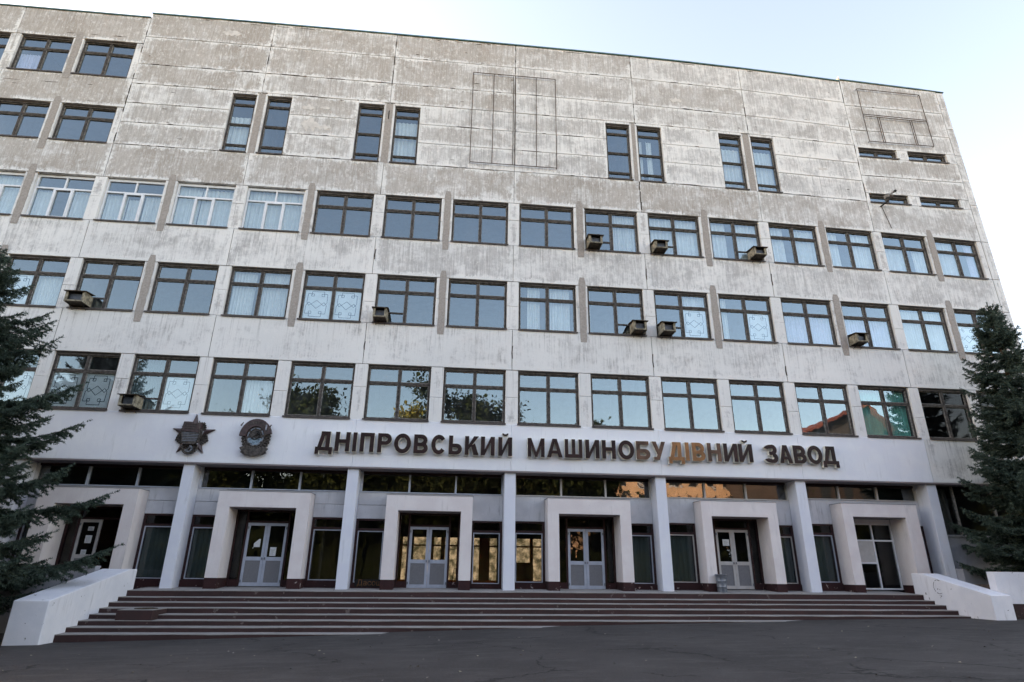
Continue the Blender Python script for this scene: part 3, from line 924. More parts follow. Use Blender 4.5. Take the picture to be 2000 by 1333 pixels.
# bays between pilasters
bays = [(-17.35, -11.95), (-11.57, -6.08), (-5.68, -0.19), (0.23, 5.74), (6.15, 11.50), (11.92, 17.15)]
side_h = [(3.66, 1.44), (3.65, 1.44), (3.63, 1.38), (3.65, 1.44), (3.70, 1.50), (3.78, 1.56)]
gcur = M['grey_curtain']
for n, ((a, b), (pa, pb, pc, pd), (zt, zb)) in enumerate(zip(bays, portals, side_h)):
    wt_ = 4.60 if n < 4 else (4.66 if n == 4 else 4.75)
    # wall band between transoms and side windows
    for (u, v) in ((a, pa), (pb, b)):
        if n in (0, 1) or (n == 2 and u == a):
            panel(u, v, zt, 4.13, 0.3, 'wall_band', WY, WY + .2, M['inner_wall'], gap=0.004)
            panel(u, v, 4.13, wt_, 0.3, 'wall_band', WY, WY + .2, M['inner_wall'], gap=0.004)
        else:
            panel(u, v, zt, wt_, 0.3, 'wall_band', WY, WY + .2, M['inner_wall'], gap=0.003)
        # maroon plinth and side window
        B('plinth', bld, u + .001, v - .001, WY - .02, WY + .19, 1.1, zb, M['maroon'])
        s = MB()
        f = 0.09
        s.box(u, u + f, WY + .03, WY + .16, zb, zt, M['brown_frame']).box(v - f, v, WY + .03, WY + .16, zb, zt, M['brown_frame'])
        s.box(u + f, v - f, WY + .03, WY + .16, zt - .06, zt, M['brown_frame']).box(u + f, v - f, WY + .028, WY + .16, zt - .42, zt - .34, M['brown_frame'])
        s.box(u + f, v - f, WY + .03, WY + .16, zb, zb + .03, M['brown_frame'])
        mt = M['alu'] if n not in (4,) else M['alu_warm']
        g = f + .035
        s.box(u + f, u + g, WY + .05, WY + .12, zb + .03, zt - .42, mt).box(v - g, v - f, WY + .05, WY + .12, zb + .03, zt - .42, mt)
        s.box(u + g, v - g, WY + .05, WY + .12, zt - .46, zt - .42, mt).box(u + g, v - g, WY + .05, WY + .12, zb + .03, zb + .06, mt)
        w = s.build('shop_window', bld)
        MB().box(u + g, v - g, WY + .08, WY + .086, zb + .06, zt - .46, M['glass_ground']).build('pane', w)
        MB().box(u + f, v - f, WY + .08, WY + .086, zt - .34, zt - .06, M['glass_ground']).build('pane', w)
        if n in (0, 4) or (n == 1 and u == a) or (n == 5) or (n == 3 and u != a):
            curtain_part(w, u + g, v - g, zb + .08, zt - .48, gcur if n != 3 else M['grey_curtain'], 0.03, 0.09, WY + .22)
    B('wall_band', bld, pa + .001, pb - .001, WY + .02, WY + .18, 4.3, wt_ - .002, M['inner_wall'])
    # transoms
    s = MB()
    n3 = 3
    tx = [a + 0.10] + [a + 0.10 + (b - a - 0.16) * q / n3 for q in (1, 2)] + [b - 0.06]
    fm = M['alu_warm'] if n >= 3 else M['alu']
    s.box(a + .001, a + .10, WY + .01, WY + .15, wt_, 5.384, fm if n else M['inner_wall']).box(b - .06, b - .001, WY + .01, WY + .15, wt_, 5.384, fm)
    s.box(a + .10, b - .06, WY - .03, WY + .15, wt_, wt_ + .035, fm)
    s.box(a + .10, b - .06, WY + .03, WY + .15, 5.30, 5.384, M['brown_frame'])
    for x in tx[1:3]:
        s.box(x - .035, x + .035, WY + .01, WY + .15, wt_ + .035, 5.30, fm)
    w = s.build('transom_window', bld)
    for q in range(3):
        l = tx[q] + (.035 if q else 0); r = tx[q + 1] - (.035 if q < 2 else 0)
        MB().box(l, r, WY + .09, WY + .096, wt_ + .035, 5.30, M['glass_transom']).build('pane', w)

# doors
def leaf(door, x0, x1, z0, z1, mat, notices=(), hinge=None):
    s = MB(); y0, y1 = 1.02, 1.075
    st = 0.095
    zm = z0 + (z1 - z0) * 0.425
    s.box(x0, x0 + st, y0, y1, z0, z1, mat).box(x1 - st, x1, y0, y1, z0, z1, mat)
    s.box(x0 + st, x1 - st, y0 + .001, y1, z0, z0 + .12, mat).box(x0 + st, x1 - st, y0 + .001, y1, z1 - .10, z1, mat)
    s.box(x0 + st, x1 - st, y0 + .001, y1, zm - .065, zm + .065, mat)
    s.box(x0 + st, x1 - st, y0 + .02, y0 + .035, z0 + .12, zm - .065, M['door_panel'])
    s.box(x0 + st, x1 - st, y0 + .02, y0 + .026, zm + .065, z1 - .10, M['glass_ground'])
    for zz in (z0 + .12, z1 - .22):
        xx = x0 + .015 if hinge == 'l' else x1 - .05
        s.box(xx, xx + .035, y0 - .02, y0, zz, zz + .09, M['zinc'])
    xx = x1 - .06 if hinge == 'l' else x0 + .03
    s.box(xx, xx + .03, y0 - .04, y0, zm - .03, zm + .05, M['zinc'])
    lo = s.build('door_leaf', door)
    return lo


dz = [(1.24, 3.44), (1.25, 3.43), (1.24, 3.40), (1.26, 3.43), (1.31, 3.51), (1.34, 3.86)]
dx = [(-15.50, -14.00), (-9.63, -8.19), (-3.68, -2.22), (2.38, 3.80), (8.35, 9.71), (14.3, 15.84)]
for n in range(6):
    (pa, pb, pc, pd) = portals[n]
    it = 3.90 + (0.03 if n > 3 else 0) + (.1 if n == 5 else 0) - .013
    x0, x1 = dx[n]; z0, z1 = dz[n]
    s = MB()
    if n < 5:
        bf = M['brown_frame']
        s.box(pc, pc + .06, 0.96, 1.10, z0, it, bf).box(pd - .06, pd, 0.96, 1.10, z0, it, bf)
        s.box(x0 - .07, x0, 0.99, 1.12, z0, it, bf).box(x1, x1 + .07, 0.99, 1.12, z0, it, bf)
        s.box(pc + .06, x0 - .07, 0.98, 1.10, z0 - .05, z0 + .22, M['maroon']).box(x1 + .07, pd - .06, 0.98, 1.10, z0 - .05, z0 + .22, M['maroon'])
        s.box(x0, x1, 1.0, 1.10, z1, z1 + .07, bf)
        s.box(pc + .06, pd - .06, 0.985, 1.10, it - .06, it, bf)
        for (u, v) in ((pc + .06, x0 - .07), (x1 + .07, pd - .06)):
            s.box(u, v, 1.04, 1.046, z0 + .22, it - .06, M['glass_ground'])
        s.box(x0, x1, 1.04, 1.046, z1 + .07, it - .06, M['glass_ground'])
        door = s.build('double_door', bld)
        xm = (x0 + x1) / 2
        mt = M['alu_warm'] if n in (0, 4) else M['alu']
        l1 = leaf(door, x0, xm - .004, z0, z1, mt, hinge='l')
        if n == 0:
            l2 = leaf(door, xm + .004, x1, z0, z1, mt, hinge='r')
            # swung inwards
            for v in l2.data.vertices:
                dxv = x1 - v.co.x
                v.co.x = x1 - 0.35 * dxv - 0.0; v.co.y = v.co.y + 0.93 * dxv
        else:
            l2 = leaf(door, xm + .004, x1, z0, z1, mt, hinge='r')
        papers = {0: [(-15.18, 3.05, .20, .14, 0), (-15.20, 2.62, .22, .27, 0), (-15.24, 2.2, .18, .2, 0)],
                  1: [(-9.32, 2.58, .22, .28, 1), (-8.72, 2.28, .22, .30, 0)], 4: [(8.62, 2.90, .27, .24, 0), (8.75, 2.62, .20, .16, 2)]}.get(n, [])
        for (px, pzz, w, h, sh) in papers:
            q = MB()
            if sh == 1:
                q.prism([(px, pzz), (px + w, pzz), (px + w, pzz + h), (px + w * .75, pzz + h), (px, pzz + h * .45)], 1.026, 1.030, M['paper'])
                q.prism([(px - .04, pzz - .05), (px, pzz - .05), (px, pzz + .01)], 1.026, 1.030, M['paper'])
            elif sh == 2:
                for _ in range(16):
                    ax = px + random.random() * w; az = pzz + (random.random() - .6) * .3; r = random.uniform(.015, .05)
                    q.prism([(ax, az), (ax + r, az + r * .2), (ax + r * .6, az + r * 1.5)], 1.024 + random.random() * .003, 1.03, M['paper'])
            else:
                q.box(px, px + w, 1.026, 1.030, pzz, pzz + h, M['paper'])
                for r in range(6):
                    q.box(px + w * .15, px + w * random.uniform(.6, .88), 1.0245, 1.026, pzz + h * (.15 + r * .12), pzz + h * (.15 + r * .12) + .006, M['film_line'])
            q.build('notice', door)
    else:
        al = M['pvc']
        s.box(pc, pd, 0.97, 1.1, z1, it, M['portal'])
        s.box(pc, pc + .05, 0.96, 1.05, z0, z1, al).box(pd - .05, pd, 0.96, 1.05, z0, z1, al)
        s.box(pc + .05, pd - .05, 0.962, 1.05, z1 - .06, z1, al).box(pc + .05, pd - .05, 0.962, 1.05, z0, z0 + .06, al)
        zm = 3.19
        s.box(pc + .05, pd - .05, 0.958, 1.05, zm - .03, zm + .03, al)
        xs = [pc + .05, 14.22, 14.98, pd - .05]
        for x in xs[1:3]:
            s.box(x - .03, x + .03, 0.96, 1.05, z0 + .06, zm - .03, al).box(x - .03, x + .03, 0.96, 1.05, zm + .03, z1 - .06, al)
        s.box(xs[1] + .03, xs[2] - .03, 0.96, 1.05, 2.30, 2.36, al)
        s.box(xs[1] + .03, xs[2] - .03, 0.985, 1.0, 2.36, zm - .03, M['alu_warm'])
        door = s.build('glazed_partition', bld)
        for q in range(3):
            l, r = xs[q] + (.03 if q else 0), xs[q + 1] - (.03 if q < 2 else 0)
            MB().box(l, r, 1.0, 1.006, zm + .03, z1 - .06, M['glass_ground']).build('pane', door)
            top = zm - .03 if q != 1 else 2.30
            MB().box(l, r, 1.0, 1.006, z0 + .06, top, M['glass_ground']).build('pane', door)

# left and right ends of the ground floor
B('end_wall', bld, -28.7, -17.76, 0.12, 0.5, -0.5, 5.384, M['pilaster'])
s = MB()
rb0, rb1 = 17.57, XE - .01
B('end_wall', bld, rb0, rb1, 0.40, 0.7, 0.0, 3.36, M['grey_wall'])
s.box(rb0, rb1, 0.35, 0.6, 3.361, 3.43, M['grey_wall'])
for x in (rb0, 18.55, 20.3, 22.0, rb1 - .08):
    s.box(x, x + .08, 0.50, 0.62, 3.43, 5.384, M['wood_light'])
w = s.build('ribbon_window', bld)
for u, v in ((rb0 + .08, 18.55), (18.63, 20.3), (20.38, 22.0), (22.08, rb1 - .08)):
    MB().box(u, v, 0.56, 0.566, 3.43, 5.384, M['glass_ground']).build('pane', w)
curtain_part(w, 18.0, 18.5, 3.45, 5.3, M['room'], 0.03, .08, 0.8)

# lobby inside
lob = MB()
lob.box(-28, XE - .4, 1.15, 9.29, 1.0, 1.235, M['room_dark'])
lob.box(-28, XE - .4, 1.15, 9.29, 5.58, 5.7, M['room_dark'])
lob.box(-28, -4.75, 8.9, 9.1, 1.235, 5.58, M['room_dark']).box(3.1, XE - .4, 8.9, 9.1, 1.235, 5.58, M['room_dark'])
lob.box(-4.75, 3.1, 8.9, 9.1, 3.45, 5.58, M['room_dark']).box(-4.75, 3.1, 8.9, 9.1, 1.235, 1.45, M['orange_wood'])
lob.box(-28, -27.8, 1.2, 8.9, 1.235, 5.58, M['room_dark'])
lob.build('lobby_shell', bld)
lob = MB()
for (u, v, m) in ((-4.75, -4.45, 'orange_wood'), (-4.1, -3.9, 'room_dark'), (-3.05, -2.9, 'orange_wood'), (-2.55, -2.35, 'orange_wood'), (-1.75, -1.62, 'orange_wood'), (-0.62, -.1, 'orange_wood'), (.55, .62, 'room_dark'), (1.05, 1.25, 'orange_wood'), (1.95, 2.1, 'orange_wood'), (2.8, 3.1, 'orange_wood')):
    lob.box(u, v, 8.88, 9.08, 1.45, 3.45, M[m])
lob.box(-4.75, 3.1, 8.875, 9.0, 3.02, 3.09, M['orange_wood'])
lob.box(1.25, 1.95, 8.87, 9.0, 1.45, 2.3, M['orange_wood']).box(-2.9, -2.5, 8.87, 9.0, 1.45, 2.1, M['orange_wood'])
lob.build('back_door_frame', bld)
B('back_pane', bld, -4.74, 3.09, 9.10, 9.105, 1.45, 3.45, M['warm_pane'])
for (u, v, y) in ((-5.2, -4.9, 3.5), (-0.1, 0.5, 4.0), (4.2, 4.6, 5), (3.1, 3.25, 7.5), (-4.9, -4.8, 7.5)):
    B('lobby_column', bld, u, v, y, y + (.4 if v - u > .2 else 1.4), 1.24, 5.57, M['room_dark'] if v - u > .2 else M['orange_wood'])
for x in (-12, -6.9, 6.9, 12):
    B('partition_wall', bld, x - .05, x + .05, 1.2, 8.8, 1.24, 5.57, M['room_dark'])
# folding stand seen through the third door
st = MB()
st.tube((-2.05, 2.0, 1.24), (-1.93, 2.05, 1.95), .012, .012, M['dark']).tube((-1.78, 2.0, 1.24), (-1.88, 2.05, 1.95), .012, .012, M['dark']).tube((-1.93, 2.05, 1.95), (-1.88, 2.05, 1.95), .012, .012, M['dark'])
st.tube((-2.02, 2.0, 1.4), (-1.8, 2.0, 1.4), .008, .008, M['dark'])
tag(st.build('folding_stand'), 'thin black folding stand behind the glass beside the third door from the left', 'stand')

# ------------------------------------------------------------------ small lettered board
sb = thing('window_sign', 'small black board with faded gold letters under the window left of the third door', 'sign')
MB().box(-5.52, -4.62, WY - .045, WY - .022, 1.28, 1.52, M['sign_board']).build('board', sb)
tc = bpy.data.curves.new('lettering', 'FONT')
tc.body = 'Дасоші'
tc.size = 0.27
tc.extrude = 0.004
to = bpy.data.objects.new('tmp', tc)
COL.objects.link(to)
bpy.context.view_layer.update()
tm = bpy.data.meshes.new_from_object(to.evaluated_get(bpy.context.evaluated_depsgraph_get()))
bpy.data.objects.remove(to)
lt = bpy.data.objects.new('lettering', tm)
tm.materials.clear(); tm.materials.append(M['gold'])
COL.objects.link(lt)
lt.parent = sb
lt.rotation_euler = (math.pi / 2, 0, 0)
lt.location = (-5.44, WY - .052, 1.315)
place(sb, -5.07, WY, 1.28)

# ------------------------------------------------------------------ big letters
def glyph(ch, x0, x1, z0, z1, face, parent):
    w = x1 - x0; h = z1 - z0; t = 0.150
    s = MB(); cnt = [0]
    yf, yb = -0.22, -0.055

    def poly(pts):
        cnt[0] += 1
        e = 0.0012 * cnt[0]
        P = [(x0 + a, z0 + b) for a, b in pts]
        ar = sum(P[i][0] * P[(i + 1) % len(P)][1] - P[(i + 1) % len(P)][0] * P[i][1] for i in range(len(P)))
        if ar < 0: P = P[::-1]
        s.prism(P, yf - e, yf + .03, face)
        cx = sum(p[0] for p in P) / len(P); cz = sum(p[1] for p in P) / len(P)
        g = 0.012
        Q = []
        for i in range(len(P)):
            a, b, c = P[i - 1], P[i], P[(i + 1) % len(P)]
            Q.append((b[0] + (g if b[0] > cx else -g), b[1] + (g if b[1] > cz else -g)))
        s.prism(Q, yf + .025 + e, yb, M['letter_side'])

    def bar(a, b, c, d):
        poly([(a, c), (b, c), (b, d), (a, d)])

    def arc(cx, cz, rx, rz, a0, a1, n=14, tt=None):
        q = tt or t
        for i in range(n):
            u = math.radians(a0 + (a1 - a0) * i / n); v = math.radians(a0 + (a1 - a0) * (i + 1) / n)
            poly([(cx + rx * math.cos(u), cz + rz * math.sin(u)), (cx + rx * math.cos(v), cz + rz * math.sin(v)),
                  (cx + (rx - q) * math.cos(v), cz + (rz - q) * math.sin(v)), (cx + (rx - q) * math.cos(u), cz + (rz - q) * math.sin(u))])
            cnt[0] -= 1
        cnt[0] += 1
    hb = t * 0.88
    if ch == 'Н':
        bar(0, t, 0, h); bar(w - t, w, 0, h); bar(t, w - t, h * .43, h * .43 + hb)
    elif ch == 'І':
        bar(0, w, 0, h)
    elif ch == 'П':
        bar(0, t, 0, h); bar(w - t, w, 0, h); bar(t, w - t, h - hb, h)
    elif ch == 'Д':
        dd = 0.13
        bar(0, w, 0, hb); bar(0, t * .85, -dd, 0); bar(w - t * .85, w, -dd, 0)
        bar(w - t * .75 - t, w - t * .75, hb, h); bar(w * .28, w - t * .75 - t, h - hb, h)
        poly([(t * .5, hb), (t * 1.45, hb), (w * .28 + t * .95, h - hb), (w * .28, h - hb)])
    elif ch in 'РЬВБ':
        bar(0, t, 0, h)
        if ch == 'Р':
            r = h * .30; c = h - r
            bar(t, w - r, h - hb, h); bar(t, w - r, h - 2 * r, h - 2 * r + hb); arc(w - r, c, r, r, -90, 90)
        else:
            r = h * .285; c = r
            bar(t, w - r, 0, hb); bar(t, w - r, 2 * r - hb, 2 * r); arc(w - r, c, r, r, -90, 90)
            if ch == 'В':
                r2 = (h - 2 * r + hb) / 2; c2 = h - r2
                bar(t, w - r2 - .03, h - hb, h); arc(w - r2 - .03, c2, r2, r2, -90, 90)
            if ch == 'Б':
                bar(t, w - .05, h - hb, h)
    elif ch == 'О':
        arc(w / 2, h / 2, w / 2, h / 2 + .015, 0, 360, 28)
    elif ch == 'С':
        arc(w / 2, h / 2, w / 2, h / 2 + .015, 38, 322, 24)
    elif ch == 'К':
        bar(0, t, 0, h)
        poly([(t, h * .30), (t, h * .55), (w - t * 1.2, h), (w, h)])
        poly([(t + .08, h * .50), (w - t * 1.25, 0), (w + .01, 0), (t + .23, h * .62)])
    elif ch in 'ИЙ':
        bar(0, t, 0, h); bar(w - t, w, 0, h)
        poly([(t, 0.0), (t, h * .30), (w - t, h), (w - t, h * .70)])
        if ch == 'Й':
            arc(w / 2, h + .16, .125, .10, 190, 350, 8, .055)
    elif ch == 'М':
        bar(0, t * .9, 0, h); bar(w - t * .9, w, 0, h)
        poly([(t * .9, h), (t * .9, h * .62), (w / 2 - .05, 0), (w / 2 + .02, h * .16)]); poly([(w - t * .9, h), (w - t * .9, h * .62), (w / 2 + .05, 0), (w / 2 - .02, h * .16)])
        poly([(w / 2 - .05, 0), (w / 2 + .05, 0), (w / 2 + .03, h * .25), (w / 2 - .03, h * .25)])
    elif ch == 'А':
        poly([(0, 0), (t, 0), (w / 2 + .03, h), (w / 2 - .085, h)]); poly([(w, 0), (w - t, 0), (w / 2 - .03, h), (w / 2 + .085, h)])
        bar(w * .24, w * .76, h * .20, h * .20 + hb * .9)
    elif ch == 'Ш':
        tt = t * .86
        bar(0, tt, 0, h); bar(w - tt, w, 0, h); bar(w / 2 - tt / 2, w / 2 + tt / 2, hb, h); bar(tt, w - tt, 0, hb)
    elif ch == 'У':
        poly([(0, h), (t * 1.1, h), (w / 2 + .07, h * .28), (w / 2 - .04, h * .22)])
        poly([(w, h), (w - t * 1.05, h), (w * .34 - .03, 0.05), (w * .34 + .10, 0.0)])
        poly([(w * .12, 0), (w * .12, hb * .8), (w * .42, hb * .8), (w * .42, 0)])
    elif ch == 'З':
        r = h * .275
        arc(w - r - .0, r, r, r + .01, -90, 90); arc(w - r - .02, h - r, r, r + .01, -80, 90)
        bar(w * .38, w - r, h * .44, h * .44 + hb)
        arc(w * .5, r * .95, w * .5, r * .95, 195, 270, 8); arc(w * .5, h - r * .95, w * .5, r * .95, 90, 165, 8)
        bar(w * .5, w - r, 0, hb); bar(w * .5, w - r, h - hb, h)
    return s.build('letter', parent)


LET = [('Д', -7.32, -6.68), ('Н', -6.62, -6.06), ('І', -5.97, -5.81), ('П', -5.7, -5.17), ('Р', -5.05, -4.52), ('О', -4.44, -3.79), ('В', -3.7, -3.15), ('С', -3.04, -2.46), ('Ь', -2.38, -1.86), ('К', -1.77, -1.23), ('И', -1.16, -0.61), ('Й', -0.49, 0.06),
       ('М', 0.65, 1.32), ('А', 1.4, 2.02), ('Ш', 2.1, 2.8), ('И', 2.91, 3.48), ('Н', 3.57, 4.13), ('О', 4.22, 4.87), ('Б', 4.94, 5.51), ('У', 5.58, 6.14), ('Д', 6.24, 6.89), ('І', 6.93, 7.1), ('В', 7.21, 7.75), ('Н', 7.84, 8.41), ('И', 8.51, 9.09), ('Й', 9.13, 9.72),
       ('З', 10.2, 10.77), ('А', 10.82, 11.37), ('В', 11.43, 11.97), ('О', 12.02, 12.66), ('Д', 12.65, 13.33)]
sign = thing('building_sign', 'raised dark brown Cyrillic letters naming the factory along the white band, three faded to orange', 'sign')
for i, (c, a, b) in enumerate(LET):
    z0 = 5.965 + max(0, a) * 0.005; z1 = z0 + 0.715
    face = M['letter_faded'] if 20 <= i <= 22 else (M['letter_mid'] if i in (18, 19, 23) else M['letter'])
    g = glyph(c, a + .01, b - .01, z0, z1, face, sign)
    if 20 <= i <= 22:
        g['label'] = 'letter faded to orange brown'
place(sign, 3.0, -.05, 5.96)

# ------------------------------------------------------------------ emblems
def star_pts(cx, cz, R, r, n=5, rot=90):
    return [(cx + (R if i % 2 == 0 else r) * math.cos(math.radians(rot + i * 180 / n)), cz + (R if i % 2 == 0 else r) * math.sin(math.radians(rot + i * 180 / n))) for i in range(2 * n)]


def hammer_sickle(s, cx, cz, r, y, mat):
    for i in range(10):
        u = math.radians(-140 + 230 * i / 10); v = math.radians(-140 + 230 * (i + 1) / 10)
        th0 = r * .28 * math.sin(math.pi * (i + .6) / 11) + .006; th1 = r * .28 * math.sin(math.pi * (i + 1.6) / 11) + .006
        s.prism([(cx + r * math.cos(u), cz + r * math.sin(u)), (cx + r * math.cos(v), cz + r * math.sin(v)),
                 (cx + (r - th1) * math.cos(v), cz + (r - th1) * math.sin(v)), (cx + (r - th0) * math.cos(u), cz + (r - th0) * math.sin(u))], y - .03, y, mat)
    s.tube((cx - r * .75, y - .03, cz - r * .8), (cx + r * .45, y - .03, cz + r * .5), r * .09, r * .09, mat)
    s.tube((cx + r * .1, y - .04, cz + r * .75), (cx + r * .75, y - .04, cz + r * .15), r * .15, r * .15, mat)


e1 = thing('star_emblem', 'dark five pointed star emblem with red tips on the white band', 'emblem')
cx, cz = -11.79, 6.40
s = MB()
for i in range(5):   # fluted ray bundles between the arms
    a = 90 + 36 + 72 * i
    for j in range(-3, 4):
        b = math.radians(a + j * 7.5)
        rr = 0.60 - abs(j) * 0.035
        s.tube((cx + .25 * math.cos(b), -0.07, cz + .25 * math.sin(b)), (cx + rr * math.cos(b), -0.07, cz + rr * math.sin(b)), .03, .045, M['bronze'], 6)
s.build('ray_bundle', e1)
for i in range(5):
    a = math.radians(90 + 72 * i)
    R = 0.80; r = .30
    tip = Vector((cx + R * math.cos(a), -0.06, cz + R * math.sin(a)))
    l = Vector((cx + r * math.cos(a + .63), -0.06, cz + r * math.sin(a + .63))); q = Vector((cx + r * math.cos(a - .63), -0.06, cz + r * math.sin(a - .63)))
    ce = Vector((cx, -.24, cz))
    mid1 = tip.lerp(ce, .45) + Vector((0, -.02, 0))
    s = MB()
    for (A, Bv, C_, mt) in ((l, ce, mid1, 'silver'), (l, mid1, tip, 'enamel'), (mid1, q, tip, 'enamel'), (ce, q, mid1, 'silver')):
        k = len(s.v); s.v += [tuple(A), tuple(Bv), tuple(C_)]; s.f.append((k, k + 1, k + 2)); s.m.append(s.mi(M[mt]))
        lo = [Vector((p.x, -0.015, p.z)) for p in (A, C_)]
    k = len(s.v); s.v += [tuple(l), tuple(tip), (tip.x, -.014, tip.z), (l.x, -.014, l.z), tuple(q), (q.x, -.014, q.z)]
    s.f += [(k, k + 1, k + 2, k + 3), (k + 1, k + 4, k + 5, k + 2)]; s.m += [s.mi(M['enamel'])] * 2
    s.build('star_arm', e1)
s = MB()
s.prism([(cx - .27, cz - .30), (cx - .12, cz - .36), (cx + .14, cz - .36), (cx + .28, cz - .28), (cx + .38, cz + .2), (cx - .38, cz + .2)], -.27, -.03, M['bronze'])
for j in range(7):
    zz = cz - .25 + j * .06
    s.box(cx - .24 - j * .012, cx + .24 + j * .012, -.282, -.268, zz, zz + .022, M['zinc'])
s.build('shield', e1)
s = MB()
s.prism([(cx - .33, cz + .12), (cx + .32, cz + .06), (cx + .30, cz + .44), (cx + .12, cz + .40), (cx - .05, cz + .46), (cx - .30, cz + .46)], -.31, -.06, M['enamel'])
for j in range(3):
    s.box(cx - .25, cx + .22, -.322, -.308, cz + .2 + j * .08, cz + .225 + j * .08, M['bronze'])
s.tube((cx + .33, -.3, cz - .1), (cx + .24, -.3, cz + .5), .02, .02, M['bronze'])
s.build('banner', e1)
s = MB()
for i in range(14):
    u = math.radians(180 + 180 * i / 13)
    s.tube((cx + .24 * math.cos(u), -.12, cz - .42 + .24 * math.sin(u)), (cx + .29 * math.cos(u), -.16, cz - .42 + .29 * math.sin(u)), .05, .035, M['bronze'], 6)
hammer_sickle(s, cx, cz - .50, .13, -.17, M['zinc'])
s.build('wreath', e1)
place(e1, cx, 0, cz - .7)

e2 = thing('round_emblem', 'dark round gear rimmed emblem with banner, hammer and sickle, between the star and the letters', 'emblem')
cx, cz = -9.52, 6.40
rx, rz = .50, .58


def ell(r, a, sx=rx, sz=rz):
    return (cx + sx * r * math.cos(a), cz + sz * r * math.sin(a))


s = MB()
N = 30
pts = []
for i in range(N * 2):
    a = 2 * math.pi * i / (2 * N)
    pts.append(ell(1.06 if i % 2 else .97, a))
s.prism(pts, -.12, -.014, M['bronze'])
s.build('gear_rim', e2)
s = MB()
for i in range(22):
    u = math.radians(150 + 240 * i / 21)
    p, q = ell(.74, u), ell(.96, u + .1)
    s.tube((p[0], -.15, p[1]), (q[0], -.17, q[1]), .05, .03, M['bronze'], 6)
s.build('wreath', e2)
s = MB()
s.prism([ell(.70, 2 * math.pi * i / 28) for i in range(28)], -.16, -.10, M['bronze'])
s.prism([(cx - .26, cz - .05), (cx - .2, cz - .25), (cx, cz - .31), (cx + .2, cz - .25), (cx + .26, cz - .05)], -.175, -.15, M['blue_enamel'])
for i in range(24):
    u, v = 2 * math.pi * i / 24, 2 * math.pi * (i + 1) / 24
    s.prism([ell(.52, u), ell(.52, v), ell(.60, v), ell(.60, u)], -.19, -.15, M['zinc'] if i % 3 else M['bronze'])
hammer_sickle(s, cx, cz + .06, .17, -.18, M['dark'])
s.build('medallion', e2)
s = MB()
A0, A1 = 12, 178
for i in range(14):
    u = math.radians(A0 + (A1 - A0) * i / 14); v = math.radians(A0 + (A1 - A0) * (i + 1) / 14)
    s.prism([ell(1.16, u, rx, rz), ell(1.16, v, rx, rz), ell(.68, v), ell(.68, u)], -.23, -.10, M['enamel'])
for i in range(9):
    u = math.radians(40 + 100 * i / 9)
    p = ell(.92, u)
    s.box(p[0] - .02, p[0] + .02, -.242, -.228, p[1] - .045, p[1] + .045, M['bronze'])
s.box(cx + .33, cx + .38, -.25, -.23, cz + .25, cz + .45, M['silver'])
s.tube((cx + .30, -.22, cz - .02), (cx + .52, -.22, cz + .46), .022, .022, M['bronze'])
s.tube((cx - .58, -.18, cz + .40), (cx - .50, -.18, cz + .54), .035, .01, M['bronze'])
s.build('banner', e2)
s = MB()
s.prism([(cx - .5, cz - .42), (cx - .36, cz - .62), (cx, cz - .72), (cx + .36, cz - .62), (cx + .5, cz - .42), (cx + .38, cz - .36), (cx, cz - .48), (cx - .38, cz - .36)], -.21, -.08, M['bronze'])
s.prism([(cx - .46, cz - .58), (cx - .32, cz - .66), (cx - .3, cz - .55), (cx - .4, cz - .5)], -.17, -.08, M['bronze']).prism([(cx + .32, cz - .66), (cx + .46, cz - .58), (cx + .4, cz - .5), (cx + .3, cz - .55)], -.17, -.08, M['bronze'])
s.build('ribbon', e2)
place(e2, cx, 0, cz - .7)

# ------------------------------------------------------------------ air conditioner boxes
def ac_box(x0, x1, z0, z1, label, lean=0.0, seed=0):
    r = random.Random(seed)
    t = thing('air_conditioner_box', label, 'air conditioner box', 'wooden boxes over window air conditioners')
    y0, y1 = -0.46 - r.uniform(0, .08), 0.10
    z1 -= .05; x0 += .03; x1 -= .03
    hw, hd = M['hood_wood'], M['hood_dark']
    MB().box(x0, x0 + .03, y0, y1, z0, z1, hw).build('side_board', t); MB().box(x1 - .03, x1, y0, y1, z0, z1, hw).build('side_board', t)
    MB().box(x0 + .03, x1 - .03, y0 + .02, y1, z0, z0 + .03, hd).build('base_board', t)
    MB().hexa([(x0 - .06, y0 - .07, z1 - .02), (x1 + .06, y0 - .07, z1 - .02), (x1 + .06, y1, z1 + .07), (x0 - .06, y1, z1 + .07),
               (x0 - .06, y0 - .07, z1 + .01), (x1 + .06, y0 - .07, z1 + .01), (x1 + .06, y1, z1 + .10), (x0 - .06, y1, z1 + .10)], hd).build('roof_board', t)
    s = MB()
    s.box(x0 + .03, x0 + .09, y0 + .01, y0 + .03, z0 + .03, z1 - .01, hw).box(x1 - .09, x1 - .03, y0 + .01, y0 + .03, z0 + .03, z1 - .01, hw)
    s.box(x0 + .09, x1 - .09, y0 + .01, y0 + .03, z0 + .03, z0 + .07, hw)
    s.build('front_frame', t)
    s = MB()
    s.box(x0 + .06, x1 - .06, y0 + .14, y1 - .02, z0 + .04, z1 - .03, M['dark'])
    for i in range(9):
        zz = z0 + .07 + i * (z1 - z0 - .12) / 9
        s.box(x0 + .09, x1 - .09, y0 + .125, y0 + .139, zz, zz + .012, M['zinc'])
    s.build('grille', t)
    for x in (x0 + .1, x1 - .1):
        MB().tube((x, y1 - .1, z0 - .0), (x, y0 + .12, z0 - .005), .012, .012, M['dark']).tube((x, 0.0, z0 - .16), (x, y0 + .15, z0 - .01), .01, .01, M['dark']).build('bracket', t)
    place(t, (x0 + x1) / 2, 0, z0)
    t.location.z -= drop((x0 + x1) / 2, z0)
    return t


